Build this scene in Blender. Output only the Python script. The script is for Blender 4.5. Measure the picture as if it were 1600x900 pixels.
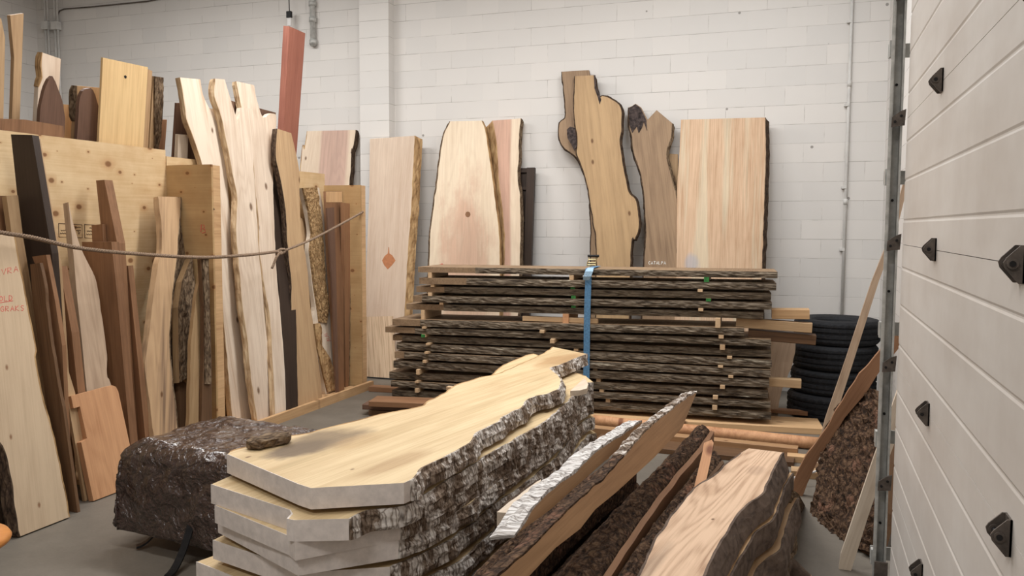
import bpy, bmesh, math, random
from mathutils import Vector, Matrix, noise
random.seed(7)
SC = bpy.context.scene
COL = SC.collection
for o in list(bpy.data.objects):
    bpy.data.objects.remove(o)

# ------------------------------------------------------------------ camera
H = 1.78
F_PX = 1301.49
CF = Vector((-.3295, .9413, -.0739)).normalized()
CR = Vector((.9437, .3307, .0041)); CR = (CR - CF*CR.dot(CF)).normalized()
CU = CR.cross(CF)
CAM = Vector((0, 0, H))
cd = bpy.data.cameras.new('camera'); cam = bpy.data.objects.new('camera', cd); COL.objects.link(cam)
m = Matrix((CR, CU, -CF)).transposed().to_4x4(); m.translation = CAM
cam.matrix_world = m
cd.sensor_width = 36; cd.lens = F_PX/1600*36; cd.clip_start = .05
SC.camera = cam

# ------------------------------------------------------------------ light
SC.view_settings.view_transform = 'Standard'; SC.view_settings.look = 'None'
SC.view_settings.gamma = 1; SC.view_settings.use_curve_mapping = False
SC.view_settings.exposure = 0.0
W = bpy.data.worlds.new('world'); SC.world = W; W.use_nodes = True
W.node_tree.nodes['Background'].inputs[0].default_value = (1, .97, .93, 1)
W.node_tree.nodes['Background'].inputs[1].default_value = .05
def area_lamp(x, y, z, sx, sy, power, colour=(1, .985, .965)):
    l = bpy.data.lights.new('ceiling_lamp', 'AREA'); l.shape = 'RECTANGLE'; l.size = sx; l.size_y = sy
    l.energy = power; l.color = colour
    o = bpy.data.objects.new('ceiling_lamp', l); COL.objects.link(o); o.location = (x, y, z); return o
area_lamp(-3.2, 6.1, 5.2, 2.6, .5, 165, (1, .985, .97))
area_lamp(-.6, 6.6, 5.2, 1.6, .5, 95, (.95, .975, 1))
area_lamp(-2.2, 3.0, 5.2, 2.4, .5, 80)
area_lamp(-6.8, 6.4, 5.2, 2.4, .5, 165)
area_lamp(-1.8, -1.2, 5.2, 2.4, .5, 125)

# ------------------------------------------------------------------ materials
def lin(c):
    c = c/255
    return c/12.92 if c <= .04045 else ((c+.055)/1.055)**2.4
def rgb(r, g, b): return (lin(r), lin(g), lin(b), 1)
class NT:
    def __init__(s, name):
        s.m = bpy.data.materials.new(name); s.m.use_nodes = True
        s.t = s.m.node_tree; s.b = s.t.nodes['Principled BSDF']
    def n(s, typ, **kw):
        nd = s.t.nodes.new(typ)
        for k, v in kw.items(): setattr(nd, k, v)
        return nd
    def l(s, a, b): s.t.links.new(a, b)
    def coords(s, scale=(1, 1, 1), rnd=True):
        tc = s.n('ShaderNodeTexCoord'); mp = s.n('ShaderNodeMapping')
        mp.inputs['Scale'].default_value = scale
        if rnd:
            oi = s.n('ShaderNodeObjectInfo'); ml = s.n('ShaderNodeMath', operation='MULTIPLY'); ml.inputs[1].default_value = 37.
            s.l(oi.outputs['Random'], ml.inputs[0])
            ad = s.n('ShaderNodeVectorMath', operation='ADD')
            s.l(tc.outputs['Object'], ad.inputs[0]); s.l(ml.outputs[0], ad.inputs[1]); s.l(ad.outputs[0], mp.inputs['Vector'])
        else: s.l(tc.outputs['Object'], mp.inputs['Vector'])
        return mp.outputs[0]
    def noise(s, vec, scale, detail=4, rough=.55, dist=0):
        nd = s.n('ShaderNodeTexNoise'); nd.inputs['Scale'].default_value = scale; nd.inputs['Detail'].default_value = detail
        nd.inputs['Roughness'].default_value = rough; nd.inputs['Distortion'].default_value = dist
        s.l(vec, nd.inputs['Vector']); return nd.outputs['Fac']
    def math(s, op, a, b=None, clamp=False):
        nd = s.n('ShaderNodeMath', operation=op); nd.use_clamp = clamp
        for i, v in enumerate((a, b)):
            if v is None: continue
            if isinstance(v, (int, float)): nd.inputs[i].default_value = v
            else: s.l(v, nd.inputs[i])
        return nd.outputs[0]
    def ramp(s, fac, stops):
        nd = s.n('ShaderNodeValToRGB'); e = nd.color_ramp.elements
        while len(e) < len(stops): e.new(.5)
        for el, (p, c) in zip(e, stops): el.position = p; el.color = c
        s.l(fac, nd.inputs[0]); return nd.outputs[0]
    def mix(s, fac, a, b, mode='MIX'):
        nd = s.n('ShaderNodeMix', data_type='RGBA', blend_type=mode)
        for i, v in ((0, fac), (6, a), (7, b)):
            if isinstance(v, (int, float)): nd.inputs[i].default_value = v
            elif isinstance(v, tuple): nd.inputs[i].default_value = v
            else: s.l(v, nd.inputs[i])
        return nd.outputs[2]
    def bump(s, h, strength, dist=.01):
        nd = s.n('ShaderNodeBump'); nd.inputs['Strength'].default_value = strength; nd.inputs['Distance'].default_value = dist
        s.l(h, nd.inputs['Height']); s.l(nd.outputs[0], s.b.inputs['Normal'])
    def out(s, col, rough=.6, metal=0, spec=.3):
        if isinstance(col, tuple): s.b.inputs['Base Color'].default_value = col
        else: s.l(col, s.b.inputs['Base Color'])
        s.b.inputs['Roughness'].default_value = rough; s.b.inputs['Metallic'].default_value = metal
        s.b.inputs['Specular IOR Level'].default_value = spec
        return s.m

def wood(name, light, dark, rings=1., fine=.3, knots=0., heart=None, streak=None, rough=.62, kcol=(96, 62, 36), freq=11, kscale=2.2, blots=()):
    s = NT(name)
    v = s.coords((1, .13, 1))
    n1 = s.noise(v, 3.2, 2, .45, .25)
    w = s.math('SINE', s.math('MULTIPLY', n1, freq*9))
    w = s.math('POWER', s.math('MULTIPLY_ADD', w, .5), 2.); s.t.nodes[-2].inputs[2].default_value = .5
    v2 = s.coords((1, .022, 1)); n2 = s.noise(v2, 95, 3, .7); n6 = s.noise(s.coords((1, .05, 1)), 24, 3, .6)
    n3 = s.noise(v, 1.7, 3, .5); n7 = s.noise(s.coords((1, .5, 1)), 5, 4, .65)
    c = lambda n, k: s.math('MULTIPLY', s.math('SUBTRACT', n, .5), k)
    f = s.math('ADD', s.math('MULTIPLY', w, .34*rings), s.math('ADD', c(n2, fine*2.6), s.math('ADD', c(n6, .9), s.math('ADD', c(n3, 1.5), c(n7, .5)))))
    f = s.math('ADD', f, .36-.1*rings, True)
    col = s.ramp(f, [(0, rgb(*[min(250, x*1.03) for x in light])), (.45, rgb(*[.72*l+.28*d for l, d in zip(light, dark)])), (1, rgb(*dark))])
    if heart:
        # heartwood: an off-colour band along the middle of the board
        tc = s.n('ShaderNodeTexCoord'); sp = s.n('ShaderNodeSeparateXYZ'); s.l(tc.outputs['Object'], sp.inputs[0])
        c0, half, hc = heart
        d = s.math('ABSOLUTE', s.math('SUBTRACT', sp.outputs[0], c0))
        d = s.math('ADD', d, s.math('MULTIPLY', s.math('SUBTRACT', n3, .5), half*1.1))
        fac = s.ramp(s.math('DIVIDE', d, half), [(.82, (1, 1, 1, 1)), (1., (0, 0, 0, 1))])
        col = s.mix(fac, col, s.mix(f, rgb(*hc), rgb(*[x*.82 for x in hc])))
    if streak:
        n4 = s.noise(s.coords((1, .05, 1)), 9, 3, .6)
        fac = s.ramp(n4, [(.5, (0, 0, 0, 1)), (.62, (1, 1, 1, 1))])
        col = s.mix(fac, col, s.mix(f, rgb(*streak), rgb(*[x*.86 for x in streak])))
    for (cx, cy), rx, ry, bc, amt in blots:
        # a patch of another colour in the wood itself (heart figure, smear of dirt)
        tc = s.n('ShaderNodeTexCoord'); mp = s.n('ShaderNodeMapping'); mp.vector_type = 'TEXTURE'
        mp.inputs['Location'].default_value = (cx, cy, 0); mp.inputs['Scale'].default_value = (rx, ry, 50)
        s.l(tc.outputs['Object'], mp.inputs[0]); ln = s.n('ShaderNodeVectorMath', operation='LENGTH'); s.l(mp.outputs[0], ln.inputs[0])
        d = s.math('ADD', ln.outputs['Value'], s.math('ADD', c(n7, 1.3), c(n6, .5)))
        fac = s.ramp(d, [(.55, (1, 1, 1, 1)), (1.0, (0, 0, 0, 1))])
        col = s.mix(s.math('MULTIPLY', fac, amt), col, s.mix(f, rgb(*bc), rgb(*[x*.84 for x in bc])))
    if knots:
        vo = s.n('ShaderNodeTexVoronoi', voronoi_dimensions='2D'); vo.inputs['Scale'].default_value = kscale; vo.inputs['Randomness'].default_value = 1
        vk = s.coords((1, .55, 1)); s.l(vk, vo.inputs['Vector'])
        ds = s.math('ADD', vo.outputs['Distance'], s.math('MULTIPLY', s.math('SUBTRACT', n7, .5), .05))
        fac = s.ramp(ds, [(knots*.45, (1, 1, 1, 1)), (knots*1.1, (0, 0, 0, 1))])
        col = s.mix(s.math('MULTIPLY', fac, .85), col, rgb(*kcol))
    s.bump(n2, .12, .003)
    return s.out(col, rough)

def bark(name, c0, c1, c2, scale=22, stretch=(1, .35, 1), strength=1., patch=None, dist=.03):
    s = NT(name)
    v = s.coords(stretch)
    n1 = s.noise(v, scale, 6, .68, .7); n2 = s.noise(v, scale*.22, 3, .5)
    vo = s.n('ShaderNodeTexVoronoi', feature='DISTANCE_TO_EDGE'); vo.inputs['Scale'].default_value = scale*.8
    ad = s.n('ShaderNodeVectorMath', operation='ADD'); s.l(v, ad.inputs[0])
    nn = s.n('ShaderNodeTexNoise'); nn.inputs['Scale'].default_value = scale*.5; s.l(v, nn.inputs['Vector'])
    sc_ = s.n('ShaderNodeVectorMath', operation='SCALE'); sc_.inputs[3].default_value = 2.4/scale; s.l(nn.outputs['Color'], sc_.inputs[0]); s.l(sc_.outputs[0], ad.inputs[1])
    s.l(ad.outputs[0], vo.inputs['Vector'])
    crack = s.ramp(vo.outputs['Distance'], [(0, (0, 0, 0, 1)), (.22, (1, 1, 1, 1))])
    h = s.math('MULTIPLY', n1, s.math('ADD', s.math('MULTIPLY', crack, .34), .66))
    col = s.ramp(h, [(.24, rgb(*c0)), (.40, rgb(*c1)), (.62, rgb(*c2))])
    if patch:
        th, pc = patch
        fac = s.ramp(s.math('ADD', s.math('MULTIPLY', n2, .75), s.math('MULTIPLY', n1, .3)), [(th, (0, 0, 0, 1)), (th+.05, (1, 1, 1, 1))])
        fac = s.math('MULTIPLY', fac, s.math('ADD', s.math('MULTIPLY', crack, .85), .15))
        col = s.mix(fac, col, rgb(*pc))
    s.bump(h, strength, dist)
    return s.out(col, .85, 0, .2)

def plain(name, c, rough=.6, metal=0, var=.12, nscale=12, spec=.3, bump=0):
    s = NT(name); v = s.coords(); n = s.noise(v, nscale, 4, .6)
    col = s.ramp(n, [(.3, rgb(*[x*(1-var) for x in c])), (.7, rgb(*[min(255, x*(1+var)) for x in c]))])
    if bump: s.bump(n, bump, .01)
    return s.out(col, rough, metal, spec)

M = {}
M['pale'] = wood('pale_maple', (222, 205, 186), (184, 158, 134), .55, .35, .045)
M['pale2'] = wood('cream_maple', (218, 203, 184), (186, 162, 138), .45, .35)
M['tan'] = wood('tan_wood', (188, 158, 122), (148, 114, 80), .35, .35, .05)
M['olive'] = wood('olive_wood', (170, 142, 106), (130, 100, 70), .35, .4)
M['grey'] = wood('greyed_maple', (188, 164, 140), (142, 116, 94), .5, .3)
M['brown'] = wood('brown_wood', (146, 108, 78), (104, 72, 50), .35, .4)
M['dbrown'] = wood('dark_brown_wood', (112, 84, 60), (72, 50, 34), .35, .45)
M['umber'] = wood('umber_wood', (116, 88, 72), (82, 58, 46), .3, .35)
M['red'] = wood('red_beam_wood', (166, 108, 90), (126, 74, 60), .25, .4)
M['ebony'] = wood('dark_stained_wood', (62, 49, 41), (42, 33, 27), .2, .3, rough=.5)
M['orange'] = wood('fir_wood', (204, 156, 116), (164, 112, 76), .5, .35, .06, kcol=(110, 60, 36))
M['pine'] = wood('pine_wood', (208, 172, 130), (170, 130, 90), .45, .35, .05)
M['whitewood'] = wood('white_wood', (222, 205, 185), (186, 160, 136), .4, .3, .04, streak=(202, 176, 150))
M['leftslab'] = wood('knotty_pale_wood', (200, 178, 150), (172, 144, 116), .3, .3, .035, kcol=(128, 88, 60), kscale=3)
M['pink'] = wood('pink_hearted_cedar', (226, 208, 186), (204, 178, 152), .4, .3, .04, heart=(0.03, .24, (216, 182, 164)))
M['pinkb'] = wood('pink_cedar_board', (228, 210, 186), (206, 180, 152), .4, .3, 0, heart=(-.16, .2, (212, 172, 150)))
M['plainW'] = wood('pale_beech', (208, 188, 168), (184, 158, 136), .25, .4)
M['stripe'] = wood('striped_pale_wood', (214, 188, 158), (150, 116, 86), .2, 1.3)
M['catalpa'] = wood('catalpa_wood', (180, 150, 112), (134, 106, 76), .45, .3, .035, freq=6)
M['catalpa2'] = wood('dull_catalpa_wood', (160, 134, 106), (112, 88, 68), .5, .35, .04, freq=6)
M['birch'] = wood('birch_wood', (212, 190, 150), (176, 144, 102), .3, .4, .03, streak=(202, 176, 134), freq=5)
M['flitch'] = wood('orange_brown_wood', (170, 134, 98), (128, 92, 62), .35, .4, .03)
M['lumber'] = wood('weathered_lumber', (146, 122, 96), (98, 76, 56), .3, .6)
M['stick'] = wood('stick_wood', (208, 178, 142), (172, 138, 102), .2, .35)
M['seat'] = wood('polished_seat_wood', (206, 140, 80), (172, 104, 52), .4, .25, rough=.3)
M['bark'] = bark('grey_brown_bark', (54, 42, 32), (104, 85, 66), (148, 128, 104), 40, strength=.8, dist=.015)
M['barkd'] = bark('dark_bark', (34, 26, 21), (66, 51, 40), (98, 80, 64), 40, strength=.6, dist=.012)
M['barkl'] = bark('lichen_bark', (52, 44, 37), (103, 91, 77), (138, 125, 108), 36, (.15, .8, 1), .7, (.655, (170, 162, 144)), .010)
M['barkg'] = bark('gold_scaly_bark', (84, 62, 40), (152, 120, 82), (196, 166, 124), 60, (1, .5, 1), .8, None, .012)
M['barks'] = bark('smooth_elm_bark', (66, 54, 47), (96, 81, 71), (114, 98, 87), 14, (1, .6, 1), .25, (.735, (168, 154, 136)), .006)
M['barkt'] = bark('tan_bark_edge', (124, 94, 62), (168, 134, 94), (198, 166, 122), 16, (1, .25, 1), .3, None, .006)
M['birchbark'] = bark('birch_bark', (58, 47, 39), (118, 100, 85), (166, 150, 134), 52, (1, 1, .35), .7, (.50, (224, 217, 210)), .010)
M['edge'] = bark('cream_wane', (152, 124, 94), (188, 160, 126), (208, 184, 150), 14, (1, .2, 1), .25, None, .005)
M['whitebark'] = bark('white_birch_bark', (40, 34, 30), (150, 140, 132), (206, 200, 195), 55, (1, 1, .12), .7, (.40, (234, 231, 229)), .012)
M['rawbark'] = bark('crumbling_bark', (24, 17, 12), (74, 54, 40), (122, 96, 74), 34, (1, .7, 1), 1., (.60, (126, 92, 74)), .02)
M['char'] = plain('charred_wood', (58, 50, 48), .9, 0, .5, 30, bump=.6)
M['endpaint'] = plain('white_end_sealer', (224, 214, 207), .6, 0, .05, 26, bump=.12)
M['darkmetal'] = plain('tarnished_steel', (92, 84, 78), .5, .35, .2, 30)
M['zinc'] = plain('galvanised_steel', (184, 184, 180), .45, .2, .12, 16)
M['black'] = plain('black_metal', (30, 29, 30), .45, .2, .2, 20)
M['rubber'] = plain('black_rubber', (34, 35, 38), .75, 0, .2, 40, .25)
M['conduit'] = plain('painted_conduit', (204, 202, 198), .45, 0, .05, 8)
M['brass'] = plain('yellow_zinc', (186, 172, 132), .35, .7, .15, 30)
M['strap'] = plain('blue_webbing', (84, 124, 158), .75, 0, .15, 60)
M['straplight'] = plain('faded_blue_webbing', (160, 190, 214), .75, 0, .1, 60)
M['green'] = plain('green_paint', (52, 118, 58), .6, 0, .2, 30)
M['redink'] = plain('red_crayon', (206, 96, 88), .8, 0, .1, 60)
M['chalk'] = plain('white_chalk', (222, 220, 214), .9, 0, .05, 60)
M['ink'] = plain('black_stamp_ink', (66, 50, 40), .8, 0, .2, 60)
M['stain'] = plain('orange_oil_stain', (176, 116, 78), .6, 0, .08, 20)
M['rope'] = plain('grey_hemp_rope', (130, 110, 92), .9, 0, .25, 120, bump=.5)
M['whitetag'] = plain('white_plastic', (224, 222, 220), .5, 0, .03, 8)

def block_paint():
    s = NT('painted_concrete_block')
    tc = s.n('ShaderNodeTexCoord'); mp = s.n('ShaderNodeMapping'); s.l(tc.outputs['UV'], mp.inputs[0])
    br = s.n('ShaderNodeTexBrick'); s.l(mp.outputs[0], br.inputs['Vector'])
    br.offset = .5; br.offset_frequency = 2; br.squash = 1
    for k, v in (('Scale', 1), ('Mortar Size', .003), ('Mortar Smooth', .35), ('Bias', 0), ('Brick Width', .4064), ('Row Height', .2032)):
        br.inputs[k].default_value = v
    br.inputs['Color1'].default_value = rgb(222, 218, 213); br.inputs['Color2'].default_value = rgb(214, 211, 207)
    n = s.noise(s.coords(rnd=False), 90, 4, .7); n2 = s.noise(s.coords(rnd=False), 1.3, 4, .6)
    uv = s.n('ShaderNodeSeparateXYZ'); s.l(mp.outputs[0], uv.inputs[0])
    hz_ = s.math('ABSOLUTE', s.math('SUBTRACT', s.math('FRACT', s.math('ADD', s.math('DIVIDE', uv.outputs['Y'], .2032), .5)), .5))
    hl = s.ramp(hz_, [(.006, (1, 1, 1, 1)), (.016, (0, 0, 0, 1))])
    # joint line shows dark only where the paint has opened
    n5 = s.noise(s.coords(rnd=False), 5, 3, .6)
    mort = s.ramp(n5, [(.48, rgb(216, 212, 207)), (.7, rgb(160, 154, 148))])
    s.l(mort, br.inputs['Mortar'])
    col = s.mix(s.math('MULTIPLY', n2, .22), br.outputs['Color'], rgb(196, 190, 184))
    vo = s.n('ShaderNodeTexVoronoi'); vo.inputs['Scale'].default_value = 2.6; s.l(s.coords(rnd=False), vo.inputs['Vector'])
    pits = s.ramp(vo.outputs['Distance'], [(.035, (1, 1, 1, 1)), (.045, (0, 0, 0, 1))])
    col = s.mix(s.math('MULTIPLY', pits, .7), col, rgb(110, 104, 98))
    n8 = s.noise(s.coords((.7, .7, 6), rnd=False), 2.2, 4, .7)
    lk = s.math('MULTIPLY', hl, s.ramp(n8, [(.4, (.12, .12, .12, 1)), (.62, (1, 1, 1, 1))]))
    col = s.mix(s.math('MULTIPLY', lk, .62), col, rgb(132, 126, 120))
    h = s.math('ADD', s.math('ADD', s.math('MULTIPLY', br.outputs['Fac'], -.35), s.math('MULTIPLY', hl, -.8)), s.math('MULTIPLY', n, .2))
    s.bump(h, .3, .004)
    return s.out(col, .55, 0, .3)
M['block'] = block_paint()
def concrete():
    s = NT('concrete_floor'); v = s.coords(rnd=False)
    n = s.noise(v, 1.2, 6, .65); n2 = s.noise(v, 60, 3, .6); n3 = s.noise(v, 4, 5, .7)
    f = s.math('ADD', s.math('MULTIPLY', n, .5), s.math('ADD', s.math('MULTIPLY', n3, .35), s.math('MULTIPLY', n2, .15)))
    col = s.ramp(f, [(.32, rgb(98, 91, 82)), (.66, rgb(124, 117, 107))])
    s.bump(n2, .1, .003); return s.out(col, .55, 0, .35)
M['floor'] = concrete()
def plywood(name, c0, c1, knot, ax):
    s = NT(name); u, w = ('Y', 'Z') if ax == 'x' else ('X', 'Z')
    g = lambda a, b, c: (c, a, b) if ax == 'x' else (a, c, b)
    n1 = s.noise(s.coords(g(.16, 1, 1)), 4, 3, .5, .4); n2 = s.noise(s.coords(g(.03, 1, 1)), 60, 3, .6); n3 = s.noise(s.coords(g(1, 1, 1)), 7, 4, .6)
    f = s.math('ADD', s.math('MULTIPLY', n1, .75), s.math('ADD', s.math('MULTIPLY', n2, .35), s.math('MULTIPLY', s.math('SUBTRACT', n3, .5), .4)))
    col = s.ramp(f, [(.34, rgb(*c0)), (.76, rgb(*c1))])
    vo = s.n('ShaderNodeTexVoronoi', voronoi_dimensions='2D'); vo.inputs['Scale'].default_value = 5.2
    sx = s.n('ShaderNodeSeparateXYZ'); cx = s.n('ShaderNodeCombineXYZ'); s.l(s.coords(g(.85, 1.15, 1)), sx.inputs[0]); s.l(sx.outputs[u], cx.inputs['X']); s.l(sx.outputs[w], cx.inputs['Y']); s.l(cx.outputs[0], vo.inputs['Vector'])
    sz = s.n('ShaderNodeSeparateColor'); s.l(vo.outputs['Color'], sz.inputs[0])
    d = s.math('DIVIDE', s.math('ADD', vo.outputs['Distance'], s.math('MULTIPLY', s.math('SUBTRACT', n3, .5), .04)), s.math('ADD', s.math('MULTIPLY', sz.outputs[0], .9), .12))
    halo = s.ramp(d, [(knot*.9, (1, 1, 1, 1)), (knot*2.6, (0, 0, 0, 1))])
    col = s.mix(s.math('MULTIPLY', halo, .5), col, rgb(182, 138, 94))
    core = s.ramp(d, [(knot*.6, (1, 1, 1, 1)), (knot*1.0, (0, 0, 0, 1))])
    col = s.mix(s.math('MULTIPLY', core, .9), col, rgb(124, 84, 52)); s.bump(n2, .06, .002)
    return s.out(col, .6)
M['ply'] = plywood('knotty_plywood', (220, 194, 154), (192, 158, 114), .16, 'x')
M['plyd'] = plywood('plywood_divider', (194, 162, 118), (168, 134, 92), .13, 'y')
def doorpaint():
    s = NT('painted_door_panel'); v = s.coords(rnd=False)
    n = s.noise(v, 2.2, 5, .65); n2 = s.noise(s.coords((1, .6, 3), rnd=False), 1.2, 3, .6)
    col = s.ramp(s.math('ADD', s.math('MULTIPLY', n, .5), s.math('MULTIPLY', n2, .5)), [(.36, rgb(196, 188, 180)), (.62, rgb(214, 209, 203))])
    return s.out(col, .5, 0, .3)
M['door'] = doorpaint()
def tarp():
    s = NT('brown_plastic_tarp'); v = s.coords((1, 1, 1))
    nd = s.n('ShaderNodeTexNoise'); nd.inputs['Scale'].default_value = 5; nd.inputs['Detail'].default_value = 3; s.l(v, nd.inputs['Vector'])
    sc_ = s.n('ShaderNodeVectorMath', operation='SCALE'); sc_.inputs[3].default_value = .16; s.l(nd.outputs['Color'], sc_.inputs[0])
    ad = s.n('ShaderNodeVectorMath', operation='ADD'); s.l(v, ad.inputs[0]); s.l(sc_.outputs[0], ad.inputs[1])
    def cr(k):
        vo = s.n('ShaderNodeTexVoronoi'); vo.inputs['Scale'].default_value = k; s.l(ad.outputs[0], vo.inputs['Vector']); return vo.outputs['Distance']
    n1 = s.noise(v, 6, 4, .6, 1.)
    h = s.math('ADD', s.math('MULTIPLY', cr(11), .55), s.math('ADD', s.math('MULTIPLY', cr(27), .26), s.math('ADD', s.math('MULTIPLY', cr(60), .11), s.math('MULTIPLY', n1, .7))))
    s.bump(h, .95, .06)
    s.b.inputs['Coat Weight'].default_value = .6; s.b.inputs['Coat Roughness'].default_value = .12
    return s.out(rgb(66, 48, 42), .22, 0, .7)
M['tarp'] = tarp()
M['tarpin'] = plain('tarp_underside', (40, 34, 32), .5)

# ------------------------------------------------------------------ mesh helpers
def link(name, verts, faces, mat, parent=None, mw=None, smooth=False, tri=False):
    me = bpy.data.meshes.new(name); me.from_pydata([tuple(v) for v in verts], [], [tuple(f) for f in faces])
    bm = bmesh.new(); bm.from_mesh(me)
    if tri:
        ng = [f for f in bm.faces if len(f.verts) > 4]
        if ng: bmesh.ops.triangulate(bm, faces=ng, ngon_method='EAR_CLIP')
    bmesh.ops.recalc_face_normals(bm, faces=bm.faces)
    if smooth:
        for f in bm.faces: f.smooth = True
    bm.to_mesh(me); bm.free()
    me.materials.append(mat)
    o = bpy.data.objects.new(name, me); COL.objects.link(o)
    if parent: o.parent = parent
    if mw is not None: o.matrix_world = mw
    return o
def tag(o, label=None, cat=None, group=None, kind=None):
    if label: o['label'] = label
    if cat: o['category'] = cat
    if group: o['group'] = group
    if kind: o['kind'] = kind
    return o
def empty(name, mw, label=None, cat=None, group=None, kind=None):
    o = bpy.data.objects.new(name, None); COL.objects.link(o); o.empty_display_size = .05
    o.matrix_world = mw if isinstance(mw, Matrix) else Matrix.Translation(mw)
    return tag(o, label, cat, group, kind)
def box_vf(x0, x1, y0, y1, z0, z1):
    v = [(x, y, z) for z in (z0, z1) for y in (y0, y1) for x in (x0, x1)]
    f = [(0, 2, 3, 1), (4, 5, 7, 6), (0, 1, 5, 4), (2, 6, 7, 3), (0, 4, 6, 2), (1, 3, 7, 5)]
    return v, f
class MB:
    def __init__(s): s.v = []; s.f = []
    def add(s, v, f):
        k = len(s.v); s.v += [tuple(p) for p in v]; s.f += [tuple(i+k for i in q) for q in f]; return s
    def box(s, *a): return s.add(*box_vf(*a))
    def obox(s, mw, *a):
        v, f = box_vf(*a); return s.add([mw @ Vector(p) for p in v], f)
    def tube(s, pts, r, seg=8, cap=True):
        pts = [Vector(p) for p in pts]; n = len(pts); rings = []; up = None
        for i, p in enumerate(pts):
            t = (pts[min(i+1, n-1)] - pts[max(i-1, 0)]).normalized()
            if up is None: up = Vector((0, 0, 1)) if abs(t.z) < .9 else Vector((1, 0, 0))
            a = t.cross(up).normalized(); b = a.cross(t); up = b
            rr = r[i] if isinstance(r, (list, tuple)) else r
            rings.append([p + (a*math.cos(2*math.pi*k/seg) + b*math.sin(2*math.pi*k/seg))*rr for k in range(seg)])
        v = [q for rg in rings for q in rg]
        f = [(i*seg+k, i*seg+(k+1) % seg, (i+1)*seg+(k+1) % seg, (i+1)*seg+k) for i in range(n-1) for k in range(seg)]
        if cap: f += [tuple(range(seg))[::-1], tuple((n-1)*seg+k for k in range(seg))]
        return s.add(v, f)
    def prism(s, poly, z0, z1):
        n = len(poly); v = [(x, y, z0) for x, y in poly] + [(x, y, z1) for x, y in poly]
        f = [tuple(range(n))[::-1], tuple(range(n, 2*n))] + [(i, (i+1) % n, n+(i+1) % n, n+i) for i in range(n)]
        return s.add(v, f)
    def build(s, name, mat, parent=None, mw=None, smooth=False, tri=True):
        return link(name, s.v, s.f, mat, parent, mw, smooth, tri)

# ---- surveying the place: points of the photograph carried to planes of the room
def ray(x, y): return CF + CR*((x-800)/F_PX) + CU*((450-y)/F_PX)
class Plane:
    def __init__(s, p, n):
        s.p = Vector(p); s.n = Vector(n).normalized()
        if s.n.dot(CAM - s.p) < 0: s.n = -s.n
    def hit(s, x, y):
        d = ray(x, y); return CAM + d*((s.p - CAM).dot(s.n)/d.dot(s.n))
    def shift(s, k): return Plane(s.p + s.n*k, s.n)
def at_z(x, y, z): return Plane((0, 0, z), (0, 0, 1)).hit(x, y)
def at_y(x, y, Y): return Plane((0, Y, 0), (0, 1, 0)).hit(x, y)
def at_x(x, y, X): return Plane((X, 0, 0), (1, 0, 0)).hit(x, y)
def lean_x(X0, X1, z1):          # parallel to the side walls, foot at X0 on the floor, X1 at height z1
    return Plane((X0, 0, 0), (z1, 0, X0-X1))
def lean_y(Y0, Y1, z1):          # parallel to the back wall
    return Plane((0, Y0, 0), (0, z1, Y0-Y1))
def plane3(a, b, c): return Plane(a, (Vector(b)-Vector(a)).cross(Vector(c)-Vector(a)))

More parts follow.
